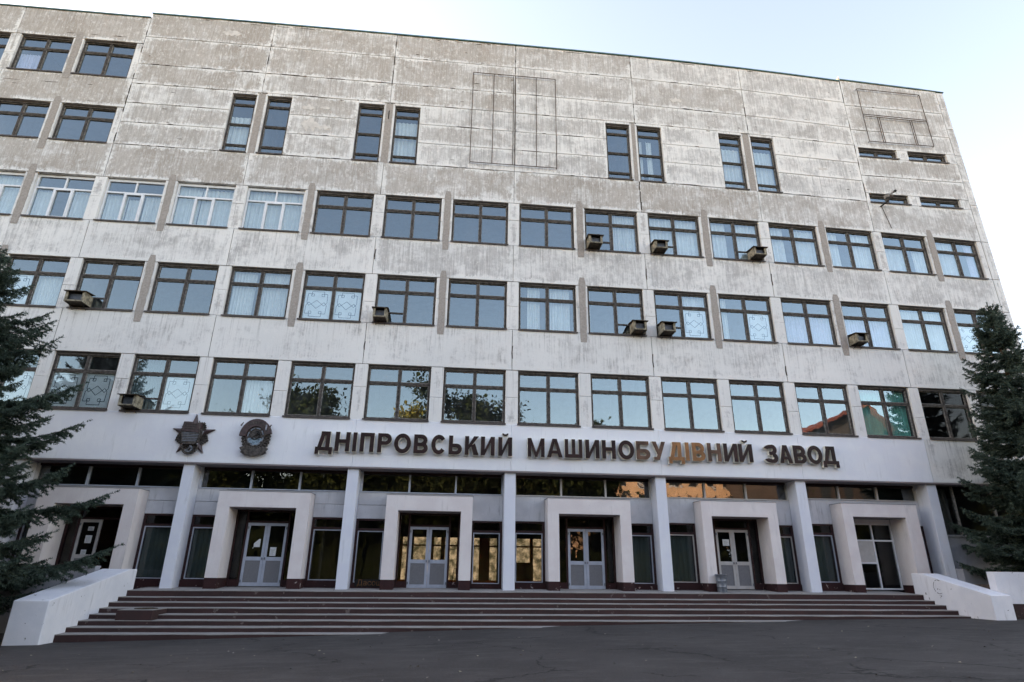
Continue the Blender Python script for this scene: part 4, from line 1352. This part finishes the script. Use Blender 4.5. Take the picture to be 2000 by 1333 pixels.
W4 = 'on the fourth floor, '
acs = [(3.30, 3.95, 15.36, 15.80, 'cream fronted wooden air conditioner box, leftmost of three under the top full window row'),
       (6.30, 6.93, 15.36, 15.78, 'dark roofed wooden air conditioner box, middle of three under the top full window row'),
       (10.86, 11.50, 15.34, 15.76, 'weathered air conditioner box, rightmost of three under the top full window row'),
       (-17.38, -16.62, 11.36, 11.84, 'long dark air conditioner box near the left spruce, on the middle window row'),
       (-5.70, -5.10, 11.34, 11.80, 'open fronted air conditioner box just right of the window with two patterned films'),
       (5.06, 5.68, 11.34, 11.80, 'middle row air conditioner box, left of two facing across a pier'),
       (6.30, 6.92, 11.34, 11.80, 'middle row air conditioner box, right of two facing across a pier'),
       (14.98, 15.56, 11.34, 11.78, 'air conditioner box under the lilac curtained window nearest the right spruce'),
       (-14.48, -13.84, 7.33, 7.80, 'rotting air conditioner box on the lowest window row above the star emblem')]
for i, (a, b, c, d, l) in enumerate(acs):
    ac_box(a, b, c, d, l, seed=i)

# ------------------------------------------------------------------ bare sign frames, lamp
def frame(name, label, segs, z0, cxx):
    t = MB()
    for (a, b, c, d) in segs:
        t.tube((a, -0.10, b), (c, -0.10, d), .020, .020, M['steel'], 5)
    for (a, b, c, d) in segs[:4]:
        t.tube((a, -0.10, b), (a, 0.01, b), .014, .014, M['steel'], 5)
    o = t.build(name)
    tag(o, label, 'metal frame')
    return o


L, R_, T, Bz = -2.05, 2.02, 24.83, 19.49
frame('sign_frame', 'tall empty steel frame of thin bars on the blank wall above the middle windows',
      [(L, T, R_, T), (R_, T, R_, Bz), (R_, Bz, L, Bz), (L, Bz, L, T), (-1.03, T, -1.03, Bz), (-.06, T, -.06, Bz), (.04, T, .04, Bz), (1.06, T, 1.06, Bz)], Bz, 0)
L, R_, T, Bz = 18.24, 21.78, 26.02, 22.60
frame('sign_frame', 'wide empty steel frame of thin bars near the top right roof corner',
      [(L, T, R_, T - .05), (R_, T - .05, R_, Bz), (R_, Bz, L, Bz), (L, Bz, L, T), (L, 24.33, R_, 24.28), (L, 24.22, R_, 24.17), (19.02, 24.22, 19.02, Bz), (19.12, 24.22, 19.12, Bz), (20.82, 24.2, 20.82, Bz), (20.92, 24.2, 20.92, Bz)], Bz, 0)
lamp = thing('floodlight', 'small floodlight on a bent rusty bracket over the lower left slot window', 'floodlight')
MB().tube((18.05, 0.0, 18.72), (18.30, -.60, 18.90), .04, .035, M['dark']).tube((18.30, -.60, 18.90), (18.25, -.42, 19.2), .03, .03, M['steel']).build('bracket', lamp)
MB().tube((18.15, -.38, 19.05), (18.52, -.5, 19.28), .06, .04, M['wood_light'], 8).tube((18.52, -.5, 19.28), (18.60, -.53, 19.34), .06, .06, M['dark'], 8).build('lamp_head', lamp)
MB().box(18.12, 18.34, -.5, -.25, 18.98, 19.16, M['wood_light']).build('junction_box', lamp)
place(lamp, 18.1, 0, 18.7)
# thin cable down the wall from it
MB().tube((18.1, -.02, 18.7), (18.35, -.02, 17.5), .012, .012, M['steel'], 4).build('cable', lamp).location = (-18.1, 0, -18.7)

# ------------------------------------------------------------------ ground, stairs and low walls
def gz(x, y):
    xs = [-60, -12.8, -8.6, -4.5, 0.5, 9, 15.3, 23, 60]
    zs = [-.45, -.09, 0.02, .135, .285, .46, .55, .60, .75]
    near = float(np.interp(x, xs, zs))
    base = 0.06
    t = min(1, max(0, (-y - 6.5) / 14.0)); t = t * t * (3 - 2 * t)
    return near * (1 - t) + base * t


nx = sorted(set([-400, -200, -100, -60] + [round(-45 + i * 1.5, 2) for i in range(61)] + [60, 100, 200, 400]))
ny = sorted(set([-400, -200, -100, -60] + [round(-45 + i * 1.5, 2) for i in range(31)] + [12, 40, 100, 400]))
v = [(x, y, gz(x, y)) for y in ny for x in nx]
f = [(j * len(nx) + i, j * len(nx) + i + 1, (j + 1) * len(nx) + i + 1, (j + 1) * len(nx) + i) for j in range(len(ny) - 1) for i in range(len(nx) - 1)]
me = bpy.data.meshes.new('asphalt_ground'); me.from_pydata(v, [], f); me.materials.append(M['asphalt'])
me.polygons.foreach_set('use_smooth', [True] * len(f))
o = bpy.data.objects.new('asphalt_ground', me); COL.objects.link(o); o['kind'] = 'structure'

stair = thing('entrance_staircase', 'wide maroon entrance staircase with worn grey treads rising to the doors', 'staircase')
Z = [1.12, .93, .80, .66, .51, .38, .24, .11]
SX0, SX1 = -12.56, 15.32


def tilt(z, x):
    return z + 0.05 + 0.003 * x


for n in range(8):
    yb = -0.75 - 0.5 * n
    ya = 1.3 if n == 0 else -0.75 - 0.5 * (n - 1)
    N = 28
    s = MB()
    back = Z[n] + (0.10 if n == 0 else 0.008)
    prev = None
    rr = [random.uniform(-.02, .02) for _ in range(N + 1)]
    rz_ = [random.uniform(-.012, .004) for _ in range(N + 1)]
    for i in range(N):
        xa = SX0 + (SX1 - SX0) * i / N; xb = SX0 + (SX1 - SX0) * (i + 1) / N
        A = [(xa, yb + rr[i], -0.6), (xb, yb + rr[i + 1], -0.6), (xb, ya + .02, -0.6), (xa, ya + .02, -0.6),
             (xa, yb + rr[i], tilt(Z[n] + rz_[i], xa)), (xb, yb + rr[i + 1], tilt(Z[n] + rz_[i + 1], xb)), (xb, ya + .02, tilt(back, xb)), (xa, ya + .02, tilt(back, xa))]
        k = len(s.v); s.v += A
        s.f += [(k, k + 1, k + 5, k + 4), (k + 4, k + 5, k + 6, k + 7)]
        s.m += [s.mi(M['riser']), s.mi(M['tread'])]
        # worn nosing edge
        e = 0.014
        k = len(s.v)
        s.v += [(xa, yb + rr[i] - .006, tilt(Z[n] + rz_[i], xa) - e), (xb, yb + rr[i + 1] - .006, tilt(Z[n] + rz_[i + 1], xb) - e),
                (xb, yb + rr[i + 1] - .006, tilt(Z[n] + rz_[i + 1], xb) + .003), (xa, yb + rr[i] - .006, tilt(Z[n] + rz_[i], xa) + .003),
                (xb, yb + .12, tilt(Z[n] + rz_[i + 1], xb) + .004), (xa, yb + .12, tilt(Z[n] + rz_[i], xa) + .004)]
        s.f += [(k, k + 1, k + 2, k + 3), (k + 3, k + 2, k + 4, k + 5)]
        s.m += [s.mi(M['tread'])] * 2
    s.build('landing' if n == 0 else 'step', stair)
place(stair, 1.4, -2.5, 0)

# cheek walls
def cheek(x0, x1, zt, zf, yf, zg, label, name='stair_wall'):
    s = MB()
    fr = 0.03
    s.prism([(0, 0)], 0, 0, M['whitewash']) if False else None
    V = []
    prof = [(-0.35, zt), (-0.85, zt), (yf, zf), (yf + .0, -0.6), (-0.35, -0.6)]
    k = 0
    for x in (x0, x1):
        for (y, z) in prof:
            V.append((x, y + (0.0), z))
    n = 5
    s.v = V
    i = s.mi(M['whitewash'])
    s.f = [tuple(range(4, -1, -1)), tuple(range(5, 10))] + [(a, (a + 1) % n, n + (a + 1) % n, n + a) for a in range(n)]
    s.m = [i] * len(s.f)
    o = s.build(name)
    me = o.data
    bm_mod = o.modifiers.new('bevel', 'BEVEL'); bm_mod.width = 0.025; bm_mod.segments = 2
    tag(o, label, 'low wall')
    return o


cheek(-13.45, -12.56, 1.77, 0.97, -4.85, 0, 'sloping whitewashed wall at the left end of the steps')
rw = cheek(15.30, 16.02, 1.95, 1.29, -3.75, 0, 'sloping whitewashed wall with a black scrawled arc at the right end of the steps')
s = MB()
for i in range(16):
    if i in (4, 11): continue
    u = math.radians(60 + 240 * i / 16); w_ = math.radians(60 + 240 * (i + .9) / 16)
    cy, czz, r = -1.6, 1.50, .24
    k = len(s.v); xx = 15.294
    th = random.uniform(.012, .03)
    s.v += [(xx, cy - r * math.cos(u), czz + r * math.sin(u)), (xx, cy - r * math.cos(w_), czz + r * math.sin(w_)),
            (xx, cy - (r - th) * math.cos(w_), czz + (r - th) * math.sin(w_)), (xx, cy - (r - th) * math.cos(u), czz + (r - th) * math.sin(u))]
    s.f.append((k, k + 1, k + 2, k + 3)); s.m.append(s.mi(M['dark']))
s.build('scrawl', rw)
# planters walls behind, left and right
b = MB().box(-30, -13.46, -1.25, -0.95, -0.6, 1.80, M['grey_wall']).box(-30, -13.46, -1.28, -0.92, 1.80, 1.86, M['grey_wall']).build('planter_wall')
tag(b, 'dull grey low wall under the left spruce behind the sloping wall', 'low wall')
b = MB().box(16.03, 40, -3.30, -3.0, 1.02, 2.01, M['whitewash']).box(16.03, 40, -3.27, -3.02, -.2, 1.019, M['riser']).build('planter_wall')
tag(b, 'white low wall with dark base running right from the sloping wall', 'low wall')
b = MB().box(17.58, 40, -0.25, 0.38, 0.0, 2.14, M['grey_wall']).build('ledge')
tag(b, 'grey concrete ledge along the foot of the building behind the right spruce', 'ledge')
soil = MB().box(16.03, 40, -2.99, -0.26, -.2, 1.6, M['bark']).build('planter_soil'); soil['kind'] = 'structure'
soil = MB().box(-30, -13.46, -0.94, 0.11, -.2, 1.0, M['bark']).build('planter_soil'); soil['kind'] = 'structure'

# maroon block on the steps
blk = thing('concrete_block', 'low maroon concrete block with a round hole on the left of the steps', 'concrete block')
MB().box(-11.60, -10.62, -3.22, -2.15, .20, .66, M['riser']).box(-11.59, -10.63, -3.21, -2.16, .66, .672, M['tread']).build('block', blk)
MB().lathe((-11.05, -2.65, .676), [(.32, 0), (.30, .02), (.26, .02), (.24, -.003), (0.001, -.003)], M['hood_dark'], 20).build('hole_ring', blk)
place(blk, -11.1, -2.7, .2)

# litter bin
bn = thing('litter_bin', 'dented grey metal litter bin standing by the fifth door', 'litter bin')
bx, by, bz = 7.86, -0.20, 1.19
MB().lathe((bx, by, bz), [(.165, 0), (.17, .02), (.175, .2), (.182, .21), (.178, .22), (.185, .4), (.192, .41), (.188, .42), (.20, .62), (.215, .63), (.215, .645), (.19, .64), (.17, .05), (0.001, .05)], M['zinc'], 22).build('bin_body', bn, True)
s = MB()
for a in (0, math.pi):
    s.tube((bx + .20 * math.cos(a), by, bz + .64), (bx + .26 * math.cos(a), by, bz + .60), .01, .01, M['zinc'])
s.build('handle', bn)
place(bn, bx, by, bz)

# debris on landing and ground (leaves, crumbs)
s = MB()
for i in range(420):
    if i < 160:
        x = random.uniform(-12, 15); y = random.uniform(-.65, .05) if random.random() < .6 else random.uniform(-4, -.7)
        if y > -.7: z = tilt(1.12 + (y + .75) / 2.05 * .10, x) + .004
        else:
            n = int((-y - .75) / .5) + 1; z = tilt(Z[min(n, 7)], x) + .012
    else:
        x = random.gauss(0, 10); y = random.uniform(-15, -4.8); z = gz(x, y) + .012
    r = random.uniform(.01, .035)
    a = random.uniform(0, 6.28)
    k = len(s.v)
    s.v += [(x + r * math.cos(a), y + r * math.sin(a), z), (x + r * math.cos(a + 2), y + r * math.sin(a + 2), z + r * .5), (x + r * math.cos(a + 4), y + r * math.sin(a + 4), z)]
    s.f.append((k, k + 1, k + 2)); s.m.append(s.mi(M[random.choice(['plaster', 'hood_dark', 'hood_wood'])]))
s.build('leaf_litter')['kind'] = 'stuff'


# ------------------------------------------------------------------ trees
def mesh_np(name, V, F, mat, parent):
    me = bpy.data.meshes.new(name)
    me.vertices.add(len(V)); me.vertices.foreach_set('co', V.astype(np.float32).ravel())
    n = F.shape[1]
    me.loops.add(F.size); me.loops.foreach_set('vertex_index', F.astype(np.int32).ravel())
    me.polygons.add(len(F)); me.polygons.foreach_set('loop_start', np.arange(0, F.size, n, dtype=np.int32))
    me.update(calc_edges=True)
    me.materials.append(mat)
    o = bpy.data.objects.new(name, me); COL.objects.link(o); o.parent = parent
    return o


def spruce(base, H, R, z_lo, label, seed, lean=0.0, dense=1.0):
    g = np.random.default_rng(seed)
    t = thing('spruce_tree', label, 'spruce tree', 'blue spruces flanking the entrance')
    bx, by, bz = base
    tr = MB()
    tr.tube((bx, by, bz - .3), (bx + lean * .5, by, bz + H * .5), .20, .11, M['bark'], 9, False)
    tr.tube((bx + lean * .5, by, bz + H * .5), (bx + lean, by, bz + H), .11, .012, M['bark'], 9)
    st = []; en = []
    z = z_lo
    twigs = []      # start, end
    limbs = MB()
    while z < H - 0.12:
        u = (z - z_lo) / (H - z_lo)
        nb = int(g.integers(5, 7) + (1 if dense > 1 else 0))
        off = g.random() * 6.28
        for b in range(nb):
            az = off + b * 6.283 / nb + g.normal(0, .15)
            Lb = R * ((1 - u) ** 0.82) * g.uniform(.62, 1.15) + .12
            if Lb < .1: continue
            d = np.array([math.cos(az), math.sin(az), 0.0])
            sd = np.array([-d[1], d[0], 0.0])
            p0 = np.array([bx + lean * z / H, by, bz + z + g.normal(0, .06)])
            droop = -0.32 * (1 - u) + 0.25 * u
            tipup = 0.30
            npt = 9
            pts = []
            for i in range(npt):
                s_ = i / (npt - 1)
                pts.append(p0 + d * Lb * s_ + np.array([0, 0, 1.0]) * Lb * (droop * s_ + (tipup) * s_ * s_ * s_ * .9))
            for i in range(npt - 1):
                limbs.tube(pts[i], pts[i + 1], .028 * (1 - i / npt) * (Lb / 2.5) + .006, .028 * (1 - (i + 1) / npt) * (Lb / 2.5) + .005, M['bark'], 3, False)
            pts = np.array(pts)
            twigs.append((pts[-2], pts[-1] + (pts[-1] - pts[-2]) * .5))
            nt = max(8, int(Lb * 26 * dense))
            for q in range(nt):
                s_ = 0.14 + 0.86 * (q + g.random()) / nt
                f_ = s_ * (npt - 1); i0 = min(int(f_), npt - 2); c = pts[i0] + (pts[i0 + 1] - pts[i0]) * (f_ - i0)
                side = 1 if q % 2 else -1
                tl = (0.16 + .36 * Lb * (1 - s_) ** .8 * g.uniform(.5, 1.1)) * 0.95
                tl = min(tl, .75)
                dr = d * g.uniform(.5, .9) + sd * side * g.uniform(.5, 1.0) + np.array([0, 0, g.uniform(-.55, .30)])
                dr /= np.linalg.norm(dr)
                e = c + dr * tl + np.array([0, 0, -.10 * tl])
                twigs.append((c, e))
                if tl > .26:
                    for w_ in range(int(tl / .13)):
                        ss = (w_ + .6) / (tl / .13)
                        c2 = c + (e - c) * ss
                        s2 = np.cross(dr, [0, 0, 1.0]); s2 /= np.linalg.norm(s2) + 1e-9
                        d2 = dr * .7 + s2 * (1 if w_ % 2 else -1) * .7 + np.array([0, 0, g.uniform(-.5, .05)])
                        d2 /= np.linalg.norm(d2)
                        twigs.append((c2, c2 + d2 * g.uniform(.10, .20)))
        z += g.uniform(.26, .40) * (1.0 if u < .8 else .55)
    twigs.append((np.array([bx + lean, by, bz + H - .5]), np.array([bx + lean, by, bz + H + .1])))
    trunk = tr.build('trunk', t)
    limbs.build('limb', t)
    A = np.array([a for a, b in twigs]); E_ = np.array([b for a, b in twigs])
    D = E_ - A; Ln = np.linalg.norm(D, axis=1)
    cnt = np.maximum(8, (Ln * 130).astype(int))
    idx = np.repeat(np.arange(len(A)), cnt)
    n = len(idx)
    tt = g.random(n)
    P = A[idx] + D[idx] * tt[:, None]
    dn = D[idx] / Ln[idx][:, None]
    rnd = g.normal(size=(n, 3)); rnd[:, 2] += .35
    rnd -= dn * (rnd * dn).sum(1)[:, None]
    rnd /= np.linalg.norm(rnd, axis=1)[:, None]
    nd = rnd * .85 + dn * .6
    nd /= np.linalg.norm(nd, axis=1)[:, None]
    ln = g.uniform(.05, .095, n)
    wv = np.cross(nd, rnd * 0 + g.normal(size=(n, 3))); wv /= np.linalg.norm(wv, axis=1)[:, None]
    wd = g.uniform(.009, .016, n)
    tip = P + nd * ln[:, None]
    V = np.stack([P + wv * wd[:, None], P - wv * wd[:, None], tip], 1).reshape(-1, 3)
    F = np.arange(n * 3).reshape(-1, 3)
    o = mesh_np('crown', V, F, M['needle'], t)
    place(t, bx, by, bz)
    return n


n1 = spruce((-17.9, -4.1, 0.2), 11.7, 5.35, 1.3, 'large dark blue spruce cut by the left edge, its boughs reaching over the grey wall', 3)
n2 = spruce((19.75, -2.35, 1.5), 11.0, 3.1, 0.55, 'dense blue spruce standing behind the white low wall at the right end of the building', 8)


def broadleaf(x, y, H, R, mat, label, name, seed, n=20000):
    g = np.random.default_rng(seed)
    t = thing(name, label, 'tree', 'trees across the square')
    z0 = gz(x, y)
    s = MB()
    s.tube((x, y, z0 - .2), (x + .2, y, z0 + H * .5), .28, .16, M['bark'], 8, False).tube((x + .2, y, z0 + H * .5), (x, y, z0 + H * .93), .16, .03, M['bark'], 8)
    cl = []
    for i in range(34):
        u = g.random() ** .8
        zz = H * (.10 + .88 * u)
        rr = R * math.sin(math.pi * min(1, (.25 + .8 * (1 - u)))) * g.uniform(.2, .95)
        a = g.random() * 6.28
        c = (x + rr * math.cos(a), y + rr * math.sin(a), z0 + zz)
        cl.append(c)
        s.tube((x + .1, y, z0 + zz * .75), c, .07, .02, M['bark'], 4, False)
    s.build('trunk', t)
    cl = np.array(cl)
    k = g.integers(0, len(cl), n)
    P = cl[k] + g.normal(size=(n, 3)) * np.array([.9, .9, .75]) * R / 4.5
    u = g.normal(size=(n, 3)); u /= np.linalg.norm(u, axis=1)[:, None]
    w = np.cross(u, g.normal(size=(n, 3))); w /= np.linalg.norm(w, axis=1)[:, None]
    sz = g.uniform(.14, .30, n)[:, None]
    V = np.stack([P + u * sz, P + w * sz * .6, P - u * sz, P - w * sz * .6], 1).reshape(-1, 3)
    mesh_np('crown', V, np.arange(n * 4).reshape(-1, 4), mat, t)
    place(t, x, y, z0)


_ORD = iter('first second third fourth fifth sixth seventh eighth ninth tenth eleventh twelfth thirteenth fourteenth fifteenth sixteenth seventeenth eighteenth nineteenth twentieth'.split())


def TLn():
    return 'leafy dark tree mirrored in the windows, %s from the left of its row' % next(_ORD)


TREES = sorted([(-52, -48, 17, 6.5), (-43, -45, 16, 6.5), (-35, -50, 16, 6.5), (-27, -44, 15.5, 6.5), (-12, -42, 12.5, 6.5), (-2, -40, 12.5, 6), (7, -41, 12.5, 6), (-18.5, -46, 21, 5.0), (-12, -54, 15, 5), (-2.5, -47, 23, 4.6), (3.8, -49, 22, 4.2), (9, -56, 15, 5), (16, -50, 19.0, 3.2), (70, -55, 14, 6), (28, -68, 11.5, 6.5), (38, -70, 11.0, 6.5), (48, -56, 9, 5.5), (24, -52, 7.5, 4.5), (56, -54, 9, 5.5)])  # low trees before the peach house are added to dim its reflection
for i, (x, y, H, R) in enumerate(TREES):
    broadleaf(x, y, H, R, M['leaf_dark'], TLn(), 'broadleaf_tree', 40 + i)
fw = MB()  # tree line added out of view to block the bright horizon in reflections
for i in range(60):
    xa = -260 + i * 7.0
    for q in range(3):
        h = 19 + 6 * random.random()
        fw.lathe((xa + random.uniform(-3, 3), -118 - q * 6 + random.uniform(-2, 2), -1), [(5.5, 0), (6.2, h * .35), (5.2, h * .65), (3.0, h * .88), (.3, h)], M['leaf_dark'], 9)
fwo = fw.build('added_far_woodland'); fwo['kind'] = 'stuff'
hg = MB()  # clipped row added behind the camera to darken the door reflections
for i in range(44):
    xa = -75 + i * 2.6
    hg.hexa([(xa, -39.4, -.4), (xa + 2.59, -39.4, -.4), (xa + 2.59, -38, -.4), (xa, -38, -.4), (xa + .2, -39.3, 3.6 + random.random() * .8), (xa + 2.4, -39.2, 3.6 + random.random() * .8), (xa + 2.4, -38.2, 3.6 + random.random() * .8), (xa + .2, -38.1, 3.6 + random.random() * .8)], M['leaf_dark'])
hgo = hg.build('added_hedge'); tag(hgo, 'tall dark clipped greenery added out of view to darken the door glass reflections', 'added_hedge')
broadleaf(-7.2, -44, 19.0, 3.0, M['leaf_gold'], 'small yellowing birch across the square, mirrored in the fifth window of the lowest row', 'birch_tree', 77, 7000)

# buildings across the square (mirrored in the glass)
pb = thing('peach_building', 'sunlit peach house across the square, mirrored in the strip windows over the doors', 'building')
B('wall', pb, 20, 50, -96, -82, -1, 24.5, M['peach'])
for r in range(6):
    for c in range(9):
        x = 21.5 + c * 3.2; z = 2 + r * 3.7
        MB().box(x, x + 1.3, -82.0, -81.9, z, z + 2.0, M['window_dark']).box(x - .15, x + 1.45, -81.99, -81.8, z - .2, z - .02, M['pvc']).build('window', pb)
MB().hexa([(19, -97, 24.5), (51, -97, 24.5), (51, -81, 24.5), (19, -81, 24.5), (22, -91, 27.2), (48, -91, 27.2), (48, -87, 27.2), (22, -87, 27.2)], M['red_roof']).build('roof', pb)
place(pb, 35, -89, 0)
gb = thing('gabled_building', 'grey brown gabled hall with rust red roof, mirrored in the lowest window row', 'building')
s = MB()
s.v = [(46, -60, -1), (66, -60, -1), (66, -78, -1), (46, -78, -1), (46, -60, 20), (66, -60, 20), (66, -78, 20), (46, -78, 20), (60, -60, 26.0), (60, -78, 26.0)]
s.f = [(1, 0, 4, 8, 5), (2, 1, 5, 6), (3, 2, 6, 9, 7), (0, 3, 7, 4)]
s.m = [s.mi(M['brick_dark'])] * 4
s.build('wall', gb)
MB().hexa([(45, -59, 19.6), (60, -59, 26.1), (60, -79, 26.1), (45, -79, 19.6), (45, -59, 20.0), (60, -59, 26.6), (60, -79, 26.6), (45, -79, 20.0)], M['red_roof']).build('roof', gb)
MB().hexa([(60, -59, 26.1), (67, -59, 19.6), (67, -79, 19.6), (60, -79, 26.1), (60, -59, 26.6), (67, -59, 20.0), (67, -79, 20.0), (60, -79, 26.6)], M['red_roof']).build('roof', gb)
for c in range(5):
    B('window', gb, 48 + c * 3.4, 49.5 + c * 3.4, -59.98, -59.9, 12, 15, M['window_dark'])
place(gb, 56, -69, 0)

def sink(o):
    for v in o.data.vertices:
        if v.co.z > 9.0 and v.co.y < 0.42:
            v.co.z -= drop(v.co.x, v.co.z)


for ch in list(bld.children_recursive):
    if ch.type == 'MESH' and not ch.name.startswith(('room_floor', 'roof.', 'back_wall', 'partition')):
        sink(ch)
for o_ in COL.objects:
    if o_.name.startswith('sign_frame'):
        sink(o_)
place(bld, 0, 0.3, 1.2)
print('needles', n1, n2, 'objects', len(bpy.data.objects))
